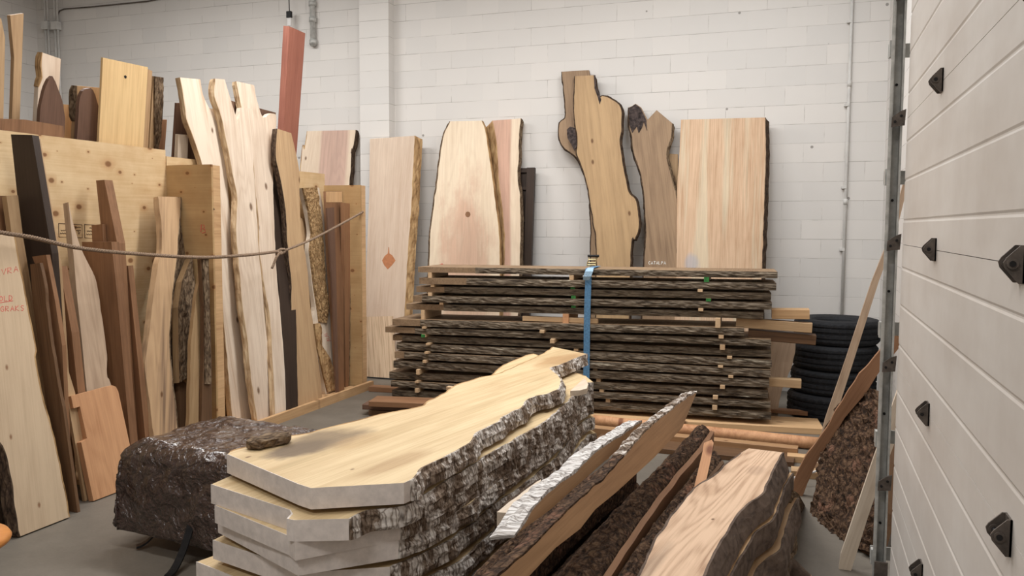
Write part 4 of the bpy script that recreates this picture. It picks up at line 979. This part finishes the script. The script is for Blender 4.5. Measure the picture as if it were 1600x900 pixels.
# ------------------------------------------------------------------ timbers on the floor under and before the pile
def hbar(name, lab, p0, p1, z, w, h, mat, cat='timber', round_=False, rot=0, group=None):
    a = at_z(p0[0], p0[1], z+h); b = at_z(p1[0], p1[1], z+h)
    a.z = b.z = z+h/2
    d = (b-a).normalized(); bk = Vector((-d.y, d.x, 0)); bk = bk if bk.y > 0 else -bk
    a = a+bk*w/2; b = b+bk*w/2
    if round_:
        root = MB(); n = 16
        pts = [a.lerp(b, k/n)+Vector((0, .006*noise.noise(Vector((k*.9, 0, 0))), .006*noise.noise(Vector((k*.7, 4, 0))))) for k in range(n+1)]
        return tag(root.tube(pts, [h/2*(1+.05*noise.noise(Vector((k*.8, 7, 1)))) for k in range(n+1)], 14).build(name, mat, smooth=True), lab, cat, group)
    return stick(name, lab, cat, a, b, w, h, mat, group)
GK = 'timbers under the strapped pile'
hbar('skid', 'wide tan plank flat on the floor under the right end of the pile', (900, 649), (1287, 670), .0, .40, .055, M['pine'], 'plank', group=GK)
hbar('log_timber', 'rounded orange log timber lying on the floor along the front of the pile', (925, 650), (1280, 686), 0, .10, .10, M['orange'], 'timber', True, group=GK)
hbar('timber', 'square brown timber lying in front of the rounded log timber', (925, 668), (1246, 701), 0, .10, .085, M['flitch'], group=GK)
hbar('plank', 'dark brown plank flat on the floor in front of the square brown timber', (925, 690), (1240, 722), 0, .30, .04, M['dbrown'], 'plank', group=GK)
hbar('board', 'short red-brown board lying on the wide tan plank beside the tyres', (1200, 640), (1262, 645), .055, .12, .03, M['brown'], 'board', group=GK)
hbar('skid', 'brown skid timber with its end showing under the left end of the pile', (576, 604), (660, 609), .0, .12, .055, M['brown'], group=GK)
hbar('board', 'wide reddish board topping the low heap left of the pile', (576, 627), (760, 634), .105, .26, .05, M['brown'], 'board', group='reddish boards left of the pile')
hbar('board', 'narrow reddish board jutting left, second in the low heap left of the pile', (566, 632), (760, 640), .055, .22, .048, M['umber'], 'board', group='reddish boards left of the pile')
hbar('board', 'lowest reddish board of the low heap left of the pile', (576, 641), (760, 650), 0, .24, .052, M['dbrown'], 'board', group='reddish boards left of the pile')
stick('offcut', 'pale square offcut standing on the dark plank right of the birch stack', 'offcut', at_z(946, 693, .041), at_z(946, 693, .041)+Vector((0, 0, .06)), .055, .04, M['stick'], None, (0, 1, 0))
for i, (p0, p1, z, w, h, mt, lb) in enumerate([((1230, 712), (1275, 716), 0, .1, .05, 'pine', 'short pale offcut on the floor behind the elm slab'), ((1236, 735), (1300, 741), 0, .12, .05, 'tan', 'tan offcut on the floor between the elm slab and the crumbling bark slab'), ((1262, 722), (1290, 724), .05, .09, .04, 'grey', 'small greyish offcut on top of the tan offcut behind the leaning brown board')]):
    hbar('offcut', lb, p0, p1, z, w, h, M[mt], 'offcut', group='offcuts behind the elm slab')
a = at_z(1236, 748, .06); b = at_z(1296, 730, .12); tag(MB().tube([a, b], .008, 8).build('white_rod', M['whitetag'], smooth=True), 'thin white rod lying across the offcuts behind the leaning brown board', 'rod')

# ------------------------------------------------------------------ tyres
def tyre(x, y, z0, r, h, lab, rim=False):
    root = empty('tyre', (x, y, z0), lab, 'tyre', 'stacked tyres in the corner')
    ri = r*.56
    prof = [(ri, h*.16), (ri+.02, h*.06), (r*.74, h*.015), (r*.86, 0.0), (r*.94, h*.03), (r*.985, h*.12)]
    zz = [.16, .24, .25, .30, .31, .44, .45, .55, .56, .69, .70, .75, .76, .84]
    for k, q in enumerate(zz): prof.append((r*(1.0 if q not in (.25, .30, .45, .55, .70, .75) else .972), h*q))
    prof += [(r*.985, h*.88), (r*.94, h*.97), (r*.86, h), (r*.74, h*.985), (ri+.02, h*.94), (ri, h*.84), (ri-.004, h*.5)]
    S = 72; P = len(prof); v = []; f = []
    for s in range(S):
        t = 2*math.pi*s/S
        for k, (rr, z) in enumerate(prof):
            q = rr*(1-.010*(s % 2)) if 6 <= k <= 19 else rr
            v.append((q*math.cos(t), q*math.sin(t), z))
    for s in range(S):
        for k in range(P): f.append((s*P+k, s*P+(k+1) % P, ((s+1) % S)*P+(k+1) % P, ((s+1) % S)*P+k))
    link('tread', v, f, M['rubber'], root)
    if rim:
        mb = MB(); mb.tube([(0, 0, h*.55), (0, 0, h*.62)], ri-.006, 40); mb.tube([(0, 0, h*.6), (0, 0, h*.8)], .05, 20); mb.build('wheel_rim', M['zinc'], root)
    return root
for k, (dx, dy, lab) in enumerate([(-.03, -.03, 'lowest of the four stacked black tyres in the corner'), (-.005, 0, 'third black tyre from the top of the corner stack'), (.0, .0, 'second black tyre from the top of the corner stack'), (.015, .02, 'topmost black tyre of the corner stack, pale rim showing inside')]):
    tyre(.30+dx, 8.42+dy, .232*k, .385, .231, lab, k == 3)

# ------------------------------------------------------------------ birch slab stack in the foreground
GB_ = 'birch slabs of the foreground stack'
ZT = .80; TH = .078; AXB = Vector((.18, 1, 0))
top_px = [(355, 710), (467, 757), (486, 763), (631, 755), (640, 751), (649, 742), (660, 731), (689, 717), (711, 705), (737, 688), (743, 677), (769, 664), (796, 645), (815, 637), (823, 624), (839, 618), (853, 616),
          (871, 608), (877, 600), (875, 589), (864, 580), (860, 575), (874, 570), (891, 563), (917, 553), (864, 542), (848, 553), (800, 575), (775, 585), (753, 589), (727, 597), (711, 603), (692, 616), (668, 628), (655, 636), (620, 643), (588, 649), (553, 659), (515, 668), (480, 677), (440, 684), (400, 695), (360, 706)]
hz = lambda z: Plane((0, 0, z), (0, 0, 1))
slab('birch_slab', 'topmost birch slab of the foreground stack, its broad cream face fully visible', 'slab', top_px, hz(ZT), TH, lambda q: wood('birch_top_wood', (212, 190, 152), (178, 146, 104), .3, .4, .022, streak=(204, 178, 136), freq=5, blots=[(q(500, 690), .16, .34, (140, 120, 94), .95), (q(470, 700), .10, .22, (118, 100, 80), .85), (q(880, 562), .16, .40, (176, 136, 92), .7), (q(620, 722), .07, .3, (168, 132, 92), .5), (q(560, 690), .10, .2, (190, 158, 116), .5)]),
     [E(0, 4, M['endpaint'], 0, .002, name='sealed_end', straight=True, rg=.2), E(4, 24, M['birchbark'], .022, .014, rg=.9), E(25, 42, M['barkt'], .0, .006)], GB_, axis=Vector((.18, 1, 0)), jit=.006, step=.025)
def w3(px, z): return [at_z(x, y, z) for x, y in px]
right2 = w3([(590, 798), (647, 788), (700, 757), (761, 720), (807, 690), (860, 658), (888, 632), (905, 612), (918, 600), (932, 598)], .70)
far2 = w3([(914, 588), (872, 580), (800, 600), (700, 630), (600, 660), (480, 700), (400, 725)], .70)
def birch(z, front, k, lab, t=TH, dx=0, far=True):
    F = w3(front, z); R = []
    for j, p in enumerate(right2):
        R.append(Vector((p.x+dx+.02*noise.noise(Vector((j*.9, k*2.2, 0))), p.y+.02*noise.noise(Vector((j*.7, k*3.1, 4))), z)))
    Q = [Vector((p.x-.5*dx+.03*noise.noise(Vector((j, k*1.3, 9))), p.y, z)) for j, p in enumerate(far2)]
    nF = len(F); nR = len(R)
    R = [r for r in R if r.y > F[-1].y+.06]
    nR = len(R)
    pts = F+R+Q
    slab('birch_slab', lab, 'slab', pts, hz(z), t, M['birch'],
         [E(0, nF-1, M['endpaint'], 0, .002, name='sealed_end', straight=True, rg=.2), E(nF-1, nF+nR-1, M['birchbark'], .01, .016, rg=.9), E(nF+nR, nF+nR+len(Q)-1, M['barkt'], 0, .008)], GB_, axis=Vector((.18, 1, 0)), jit=.008, step=.025)
birch(.70, [(330, 757), (453, 797), (456, 803), (449, 811), (460, 813), (545, 811)], 2, 'second birch slab of the stack, with a ragged bark notch splitting its sealed end', TH, -.03)
birch(.621, [(336, 790), (452, 838), (461, 846), (625, 816)], 3, 'third birch slab of the stack, lying tight under the notched one', .07, -.028)
birch(.550, [(341, 806), (466, 870), (622, 845)], 4, 'fourth birch slab of the stack, tight under the third with its sealed end set back', .07, -.022)
birch(.452, [(333, 844), (465, 888), (470, 895), (609, 886)], 5, 'fifth birch slab of the stack, showing a strip of tan top face in the gap', TH, -.012)
birch(.345, [(307, 878), (450, 935), (600, 925)], 6, 'sixth birch slab of the stack, just its tan corner showing in the picture', TH, .0)
birch(.24, [(312, 925), (450, 985), (590, 975)], 7, 'birch slab lying under the sixth one, at the bottom edge of the picture', .08, .03)
for z, n in ((.7115, 0), (.4665, 1), (.3595, 2), (.2525, 3)):
    hgt = {0: .021, 1: .027, 2: .027, 3: .024}[n]
    for q, (xa, ya, wx) in enumerate([(-1.95, 3.35, .62), (-1.95, 5.0, .5)]):
        stick('stack_stick', ('near' if q == 0 else 'far')+' stick bedded between the %s slabs of the birch stack' % ['top two', 'fourth and fifth', 'fifth and sixth', 'two lowest'][n], 'stick', (xa-wx/2, ya, z), (xa+wx/2, ya, z), .04, hgt, M['stick'], 'sticks in the birch stack')
for q, ya in enumerate((3.4, 5.0)):
    stick('bearer', ('near' if q == 0 else 'far')+' timber bearer on the floor under the birch stack', 'timber', (-2.2, ya, .08), (-1.45, ya, .08), .12, .155, M['flitch'], 'bearers under the birch stack')
slab('slab', 'pale slab end sticking out behind the far left edge of the topmost birch slab', 'slab', [(766, 588), (775, 580), (787, 571), (827, 554), (841, 556), (845, 566), (800, 585)], hz(.765), .06, M['birch'], [E(0, 5, M['barkt'], 0, .006)], None, axis=Vector((.18, 1, 0)))
slab('split_wedge', 'small pale split wedge of wood on the far tip of the second birch slab', 'offcut', [(891, 611), (896, 606), (914, 590), (919, 600), (917, 607), (905, 610)], hz(.735), .034, M['pale2'], (), None, axis=AXB)
# loose lump of bark on the near left corner
def lump(name, lab, p0, p1, z, w, h, mat, cat, seed=0, nu=40, nv=14):
    a = at_z(p0[0], p0[1], z); b = at_z(p1[0], p1[1], z); d = b-a; L = d.length; fr = frame(a, d, (0, 0, 1)); v = []; f = []
    for i in range(nu+1):
        u = i/nu; tp = (min(1, 6*u, 6*(1-u)))**.5 if 0 < u < 1 else .25
        for j in range(nv):
            t = 2*math.pi*j/nv; cx = math.cos(t); cz = math.sin(t)
            sx_ = (abs(cx)**.55)*(1 if cx > 0 else -1); sz = (abs(cz)**.55)*(1 if cz > 0 else -1)
            nz = 1+.28*noise.noise(Vector((u*L*22+seed, cx*1.6, cz*1.6)))+.2*noise.noise(Vector((u*L*60+seed, cx*3, cz*3)))
            v.append((w/2*sx_*tp*nz, u*L, max(.0005, h/2+h/2*sz*(tp*.4+.6)*(nz if sz > 0 else 1))))
    for i in range(nu):
        for j in range(nv): f.append((i*nv+j, i*nv+(j+1) % nv, (i+1)*nv+(j+1) % nv, (i+1)*nv+j))
    f += [tuple(range(nv)), tuple(nu*nv+j for j in range(nv))]
    return tag(link(name, v, f, mat, None, fr, smooth=False, tri=True), lab, cat)
lump('bark_chunk', 'dark chunk of bark lying on the near left corner of the topmost birch slab', (387, 703), (453, 689), ZT+.001, .10, .045, M['bark'], 'bark')

# ------------------------------------------------------------------ tarp thrown over a low stand
CT = Vector((-3.06, 3.86, 0)); hx, hy, zt = .44, .37, .60
rz = math.radians(-6)
tp = empty('tarp', CT, 'crumpled brown plastic tarp draped over a low stand left of the birch stack', 'tarp')
def gq(a):
    s = 1 if a >= 0 else -1; a = abs(a)
    if a < .72: return s*a, 0
    if a < 1.12:
        t = (a-.72)/.4*math.pi/2; return s*(.72+.28*math.sin(t)), .12*(1-math.cos(t))
    return s*(1.0+.04*(a-1.12)), .12+(a-1.12)*.42
NU, NV = 96, 96; v = []; f = []
am = 1.96
for i in range(NU+1):
    for j in range(NV+1):
        a = -am+2*am*i/NU; b = -1.98+(1.98+1.7)*j/NV
        x, da = gq(a); y, db = gq(b)
        dr = max(da, db)
        fold = .014*noise.noise(Vector((a*2.2, b*2.2, 2)))+.007*noise.noise(Vector((a*6, b*6, 7)))+.004*noise.noise(Vector((a*14, b*14, 3)))
        side = min(1, dr*4)
        px_ = hx*x*(1+.05*side*noise.noise(Vector((a*1.6, b*3.2, 5)))); py_ = hy*y*(1+.05*side*noise.noise(Vector((a*3.0, b*1.5, 9))))
        z = zt-dr+fold*(1.2-.9*side)+.02*(b/2)
        if side > .3: px_ += fold*1.3*(1 if abs(a) > 1 else 0)*(1 if a > 0 else -1); py_ += fold*1.3*(1 if abs(b) > 1 else 0)*(1 if b > 0 else -1)
        v.append((px_*math.cos(rz)-py_*math.sin(rz), px_*math.sin(rz)+py_*math.cos(rz), max(z, .06)))
for i in range(NU):
    for j in range(NV):
        k = i*(NV+1)+j; f.append((k, k+1, k+NV+2, k+NV+1))
o = link('sheet', v, f, M['tarp'], tp, smooth=True)
sm = o.modifiers.new('t', 'SOLIDIFY'); sm.thickness = .004; sm.offset = -1
sg = empty('low_stand', CT, 'low stand with curved black metal legs under the brown tarp', 'stand')
MB().box(-hx*.66, hx*.66, -hy*.66, hy*.66, .44, .48).build('top', M['dbrown'], sg)
for q, (p, s) in enumerate([((213, 856), (283, 838)), ((262, 903), (306, 866)), ((395, 905), (380, 870)), ((420, 800), (410, 780))]):
    a = at_z(p[0], p[1], .012)-CT
    if q == 2: a = Vector((hx*.75, -hy*.75, .012))
    if q == 3: a = Vector((hx*.75, hy*.75, .012))
    a.z = .012; t = Vector((a.x*.45, a.y*.45, .44)); pts = []
    for k in range(13):
        u = k/12; pts.append(Vector((a.x+(t.x-a.x)*u, a.y+(t.y-a.y)*u, .012+.428*(u**1.9))))
    w = MB(); d = (t-a); sd = Vector((-d.y, d.x, 0)).normalized()*.02
    for k, p_ in enumerate(pts):
        n_ = len(w.v); w.v += [tuple(p_-sd), tuple(p_+sd), tuple(p_+sd+Vector((0, 0, .012))), tuple(p_-sd+Vector((0, 0, .012)))]
        if k: w.f += [(n_-4, n_-3, n_+1, n_), (n_-3, n_-2, n_+2, n_+1), (n_-2, n_-1, n_+3, n_+2), (n_-1, n_-4, n_, n_+3)]
    w.f += [(0, 1, 2, 3), (48, 49, 50, 51)]
    w.build('leg', M['black'], sg)

# ------------------------------------------------------------------ wooden stool at the lower left edge
c = at_z(-72, 846, .45); stl = empty('stool', (c.x, c.y, 0), 'polished orange-brown round wooden seat at the lower left picture edge', 'stool')
v = []; f = []; prof = [(0, .405), (.13, .405), (.18, .412), (.204, .428), (.210, .445), (.200, .462), (.165, .474), (.09, .470), (0, .464)]
S = 48
for s in range(S):
    t = 2*math.pi*s/S; v += [(r*math.cos(t), r*math.sin(t), z) for r, z in prof]
P = len(prof)
for s in range(S):
    for k in range(P-1): f.append((s*P+k, ((s+1) % S)*P+k, ((s+1) % S)*P+k+1, s*P+k+1))
link('seat', v, f, M['seat'], stl, smooth=True)
for k in range(3):
    t = k*2.094+.5; MB().tube([(.09*math.cos(t), .09*math.sin(t), .41), (.11*math.cos(t), .11*math.sin(t), 0)], .017, 12).build('leg', M['seat'], stl, smooth=True)

# ------------------------------------------------------------------ slabs and flitches at the lower right
GE = 'slabs piled at the lower right'
AX = Vector((.14, 1, 0))
ZE = .60
elm = [(965, 945), (1000, 897), (1022, 848), (1050, 807), (1073, 775), (1092, 757), (1112, 746), (1140, 721), (1157, 708), (1170, 700.5), (1224, 707), (1213, 722), (1200, 753), (1190, 773), (1172, 785), (1158, 796), (1147, 813), (1127, 843), (1114, 868), (1100, 897), (1078, 950)]
slab('elm_slab', 'figured pale pinkish slab with smooth grey-brown bark, nearest at lower right', 'slab', elm, hz(ZE), .09, lambda q: wood('figured_elm', (208, 178, 150), (150, 114, 86), 1.25, .4, .016, freq=19, blots=[(q(1105, 765), .09, .12, (176, 140, 110), .45), (q(1180, 735), .05, .10, (160, 130, 108), .4), (q(1012, 890), .035, .3, (150, 128, 108), .5)]),
     [E(0, 8, M['barks'], .0, .008), E(10, 20, M['barks'], .035, .010, rg=.3)], GE, axis=AX)
def shifted(px, z, dz, dx): return [at_z(x, y, z)+Vector((dx, 0, dz)) for x, y in px]
slab('elm_slab', 'grey-barked slab with a cream sliver of face, directly under the figured pale slab', 'slab', shifted(elm, ZE, -.105, .05), hz(ZE-.105), .11, M['pine'], [E(10, 20, M['barks'], .0, .010, rg=.3)], GE, axis=AX)
slab('elm_slab', 'grey-barked slab third down under the figured pale slab', 'slab', shifted(elm, ZE, -.235, .08), hz(ZE-.235), .12, M['tan'], [E(10, 20, M['barks'], .02, .012, rg=.4)], GE, axis=AX)
slab('elm_slab', 'grey-barked slab lowest under the figured pale slab, on bearers near the floor', 'slab', shifted(elm, ZE, -.365, .05), hz(ZE-.365), .13, M['tan'], [E(10, 20, M['bark'], .03, .025, rg=.6)], GE, axis=AX)
for q, ya in enumerate((2.9, 4.2)):
    stick('bearer', ('near' if q == 0 else 'far')+' bearer on the floor under the stack of elm slabs', 'timber', (-.52, ya, .052), (-.16, ya, .052), .1, .104, M['tan'], 'bearers under the elm slabs')
pE = plane3(at_z(1212, 873, .01), at_z(1258, 790, .01), at_z(1247, 772, .34)); 
slab('bark_edged_board', 'upright barked plank with a thin light top edge, beside the elm slab stack', 'plank',
     [(1214, 880), (1210, 860), (1222, 830), (1235, 790), (1243, 768), (1248, 772), (1258, 790), (1256, 800), (1240, 840), (1222, 885)], pE, .04, M['bark'], (), GE)
# log with a snapped branch stub
def limb(name, lab, pts, rad, mat, cat, ends=None, seg=18, amp=.12):
    P = [Vector(p) for p in pts]; org = Vector((P[0].x, P[0].y, min(p.z-r for p, r in zip(P, rad)))); n = 30; C = []; R = []
    for k in range(n+1):
        s = k/n*(len(P)-1); i = min(int(s), len(P)-2); t = s-i; C.append(P[i].lerp(P[i+1], t)-org); R.append(rad[i]+(rad[i+1]-rad[i])*t)
    root = empty(name, org, lab, cat); mb = MB().tube(C, R, seg)
    vv = []
    for k, q in enumerate(mb.v):
        c = C[min(n, k//seg)]; q = Vector(q); d = q-c; vv.append(tuple(c+d*(1+amp*noise.noise(q*14)+amp*.6*noise.noise(q*40))))
    mb.v = vv; link('bark', mb.v, mb.f, mat, root, tri=True)
    if ends:
        t = (C[-1]-C[-2]).normalized(); MB().tube([C[-1]-t*.002, C[-1]+t*.004], R[-1]*.9, seg).build('cut_end', ends, root, tri=True)
    return root
limb('branch_stub', 'short barked log with a tapering branch stub, right of the elm slab', [at_z(1195, 960, .10), at_z(1200, 890, .12), at_z(1222, 882, .10), at_z(1262, 905, .035)], [.10, .10, .06, .03], M['barks'], 'log', M['pine'])

# long boards on edge, bark uppermost
def edge_plank(name, lab, top, bot, z, lean, t, mat, bmat, group, bl=.02, e0=0, raw=None):
    a = at_z(top[0][0], top[0][1], z); b = at_z(top[-1][0], top[-1][1], z)
    d = (b-a).normalized(); side = Vector((d.y, -d.x, 0)); dn = (Vector((0, 0, -1))+side*lean).normalized()
    pl = plane3(a, b, a+dn)
    px = list(top)+list(bot)
    es = [E(e0, len(top)-1, bmat, 0, bl, rg=.9)]
    if raw: es.append(E(0, e0, raw, 0, .006, name='raw_edge'))
    return slab(name, lab, 'plank', px, pl, t, mat, es, group, axis=d, step=.025)
GF = 'bark-topped planks lying on edge'
edge_plank('bark_edged_plank', 'long orange-brown plank on edge with a square far end, bark along its top', [(755, 925), (779, 900), (844, 840), (898, 786), (942, 748), (975, 712), (1008, 674), (1046, 642), (1070, 623), (1089, 612)],
           [(1066, 668), (1022, 715), (962, 770), (930, 796), (907, 826), (868, 856), (825, 902), (800, 930)], .80, .25, .05, M['flitch'], M['birchbark'], GF, .014, 5, M['rawbark'])
edge_plank('bark_edged_plank', 'plank on edge topped by bright white birch bark, beside the birch stack', [(803, 838), (820, 815), (844, 781), (871, 757), (898, 738), (931, 706), (981, 672), (1003, 658)],
           [(1003, 672), (984, 686), (942, 723), (898, 762), (859, 797), (827, 820)], .80, .25, .085, M['flitch'], M['whitebark'], GF, .014)
def flitch(name, lab, lpx, rpx, z, crown, t, mat, cat, group, seed=0, bare=None):
    """half-round bark-covered slab, flat side down"""
    Lp = [at_z(x, y, z) for x, y in lpx]; Rp = [at_z(x, y, z) for x, y in rpx]
    def samp(P, u):
        s = u*(len(P)-1); i = min(int(s), len(P)-2); return P[i].lerp(P[i+1], s-i)
    n = 110; K = 22; org = (Lp[0]+Rp[0])/2; org.z = z-t; v = []; f = []
    for i in range(n+1):
        u = i/n; a = samp(Lp, u); b = samp(Rp, u); w = (b-a)
        for k in range(K+1):
            s = k/K; hgt = crown*(max(0, 1-(2*s-1)**2))**.6
            p = a+w*s; e = min(1, 4*s, 4*(1-s))
            nz = (.022*noise.noise(Vector((p.x*13+seed, p.y*7, 1)))+.016*noise.noise(Vector((p.x*34, p.y*22+seed, 3)))+.009*noise.noise(Vector((p.x*80, p.y*60, seed))))*(.35+.65*e)
            v.append((p.x-org.x, p.y-org.y, t+hgt+nz))
        v.append((b.x-org.x, b.y-org.y, 0)); v.append((a.x-org.x, a.y-org.y, 0))
    R = K+3
    for i in range(n):
        for k in range(R): f.append((i*R+k, i*R+(k+1) % R, (i+1)*R+(k+1) % R, (i+1)*R+k))
    f += [tuple(range(R)), tuple(n*R+k for k in range(R))]
    root = empty(name, org, lab, cat, group)
    link('bark', v, f, mat, root, tri=True)
    if bare:
        vv = []; ff = []
        for i in range(n+1):
            u = i/n; b = samp(Rp, u); a = samp(Lp, u); d = (b-a).normalized()
            j = .006*noise.noise(Vector((u*14, seed, 2)))
            for q in ((b+d*.002, t+.014+j), (b+d*.026, t+.004+j), (b+d*.024, 0), (b+d*.002, 0)): vv.append((q[0].x-org.x, q[0].y-org.y, q[1]))
        for i in range(n):
            for k in range(4): ff.append((i*4+k, i*4+(k+1) % 4, (i+1)*4+(k+1) % 4, (i+1)*4+k))
        ff += [(0, 1, 2, 3), (n*4, n*4+1, n*4+2, n*4+3)]
        o = link('bare_edge', vv, ff, bare, root); o['label'] = 'bare reddish sawn edge'
    return root
GG = 'bark-covered flitches at the lower right'
flitch('bark_flitch', 'dark bark-covered flitch right of the orange-brown plank', [(845, 950), (872, 900), (925, 840), (975, 788), (1025, 738), (1062, 700), (1082, 678)], [(915, 950), (945, 900), (985, 840), (1020, 790), (1055, 745), (1090, 705), (1110, 676)], .52, .05, .10, M['rawbark'], 'flitch', GG, 3, M['brown'])
flitch('bark_flitch', 'reddish bark-covered flitch between the dark flitch and the elm slab', [(938, 960), (963, 905), (1008, 840), (1041, 795), (1068, 762), (1096, 728), (1111, 712)], [(978, 960), (1000, 905), (1035, 850), (1058, 815), (1082, 780), (1112, 742), (1128, 722)], .50, .035, .10, M['rawbark'], 'flitch', GG, 11, M['dbrown'])
flitch('bark_flitch', 'bark-covered flitch lying lowest between the birch stack and the orange-brown plank', [(690, 960), (740, 900), (790, 850), (850, 800), (900, 760), (960, 715)], [(770, 960), (800, 910), (845, 865), (895, 815), (940, 775), (995, 730)], .44, .04, .12, M['rawbark'], 'flitch', GG, 23)
flitch('bark_flitch', 'rough flitch at the bottom of the heap under the planks on edge', [(800, 1010), (830, 930), (900, 860), (960, 800), (1020, 750), (1060, 715)], [(980, 1010), (985, 930), (1040, 860), (1070, 810), (1110, 760), (1130, 728)], .28, .05, .26, M['rawbark'], 'flitch', GG, 31)
flitch('bark_flitch', 'rough flitch on the floor between the birch stack and the heap', [(700, 1010), (740, 940), (800, 870), (860, 810), (920, 760)], [(790, 1010), (820, 940), (880, 870), (940, 810), (1000, 760)], .22, .05, .21, M['rawbark'], 'flitch', GG, 41)
slab('cut_timber', 'square timber with a bright orange sawn end rising left of the elm slab', 'timber',
     [(1083, 772), (1086, 755), (1098, 705), (1100, 692), (1112, 687), (1115, 692), (1111, 715), (1103, 752), (1096, 774)], plane3(at_z(1080, 775, .545), at_z(1097, 775, .545), at_z(1106, 688, .72)), .17, M['orange'], (), GE)
slab('slab', 'pale sawn slab end in the dark gap between the birch stack and the white-barked plank', 'slab', [(775, 800), (790, 788), (815, 770), (838, 752), (846, 748), (842, 760), (826, 776), (800, 802)], hz(.56), .09, M['pale2'], [E(0, 4, M['barkd'], 0, .01)], None, axis=AX)
slab('offcut', 'orange offcut on the floor behind the white-barked plank', 'offcut', [(890, 722), (897, 705), (920, 690), (952, 693), (930, 706), (905, 722)], hz(.118), .115, M['orange'], (), None, axis=AX)

# ------------------------------------------------------------------ boards leaning at the door
slab('lath', 'long thin brown lath leaning into the corner behind the door track', 'lath',
     [(1278, 706), (1289, 656), (1322, 560), (1362, 440), (1387, 377), (1412, 284), (1420, 284), (1398, 372), (1373, 440), (1335, 560), (1311, 635), (1291, 706)], PY(7.05), .05, M['grey'], (), None, 0, (0, 11))
slab('board', 'broad brown board leaning steeply from the floor to behind the door track', 'board',
     [(1238, 766), (1241, 752), (1260, 713), (1288, 674), (1313, 631), (1343, 584), (1352, 575), (1376, 545), (1440, 462), (1440, 500), (1376, 579), (1353, 613), (1317, 659), (1278, 720), (1254, 768)], PY(5.75), .045, wood('reddish_brown_wood', (152, 113, 84), (112, 76, 54), .3, .4), [E(0, 8), E(9, 14)], None, .0, (0, 14))
slab('board', 'pale sawn board leaning behind the lower end of the door track', 'board',
     [(1311, 880), (1314, 866), (1363, 722), (1420, 560), (1440, 580), (1378, 745), (1357, 805), (1330, 892)], PY(4.56), .03, M['pale2'], (), None, 0, (0, 7))
bs = plane3(at_z(1272, 800, 0), at_z(1345, 862, 0), at_y(1340, 617, 5.9))
slab('crumbling_bark_slab', 'big dark slab of crumbling bark leaning by the door track', 'slab',
     [(1300, 850), (1282, 835), (1270, 805), (1280, 760), (1284, 730), (1291, 690), (1303, 655), (1318, 632), (1340, 612), (1366, 608), (1385, 640), (1390, 720), (1385, 800), (1365, 870), (1345, 862), (1325, 853)], bs, .06, M['dbrown'], [E(0, 9, None, .02)], None, 0, (),
     overlays=[dict(name='bark_face', px=[(1300, 848), (1282, 834), (1271, 805), (1281, 760), (1285, 730), (1292, 690), (1304, 656), (1319, 633), (1341, 613), (1365, 609), (1384, 640), (1389, 720), (1384, 800), (1364, 866), (1345, 860), (1325, 850)], mat=M['rawbark'], h=.03, rough=.028, sub=5)])
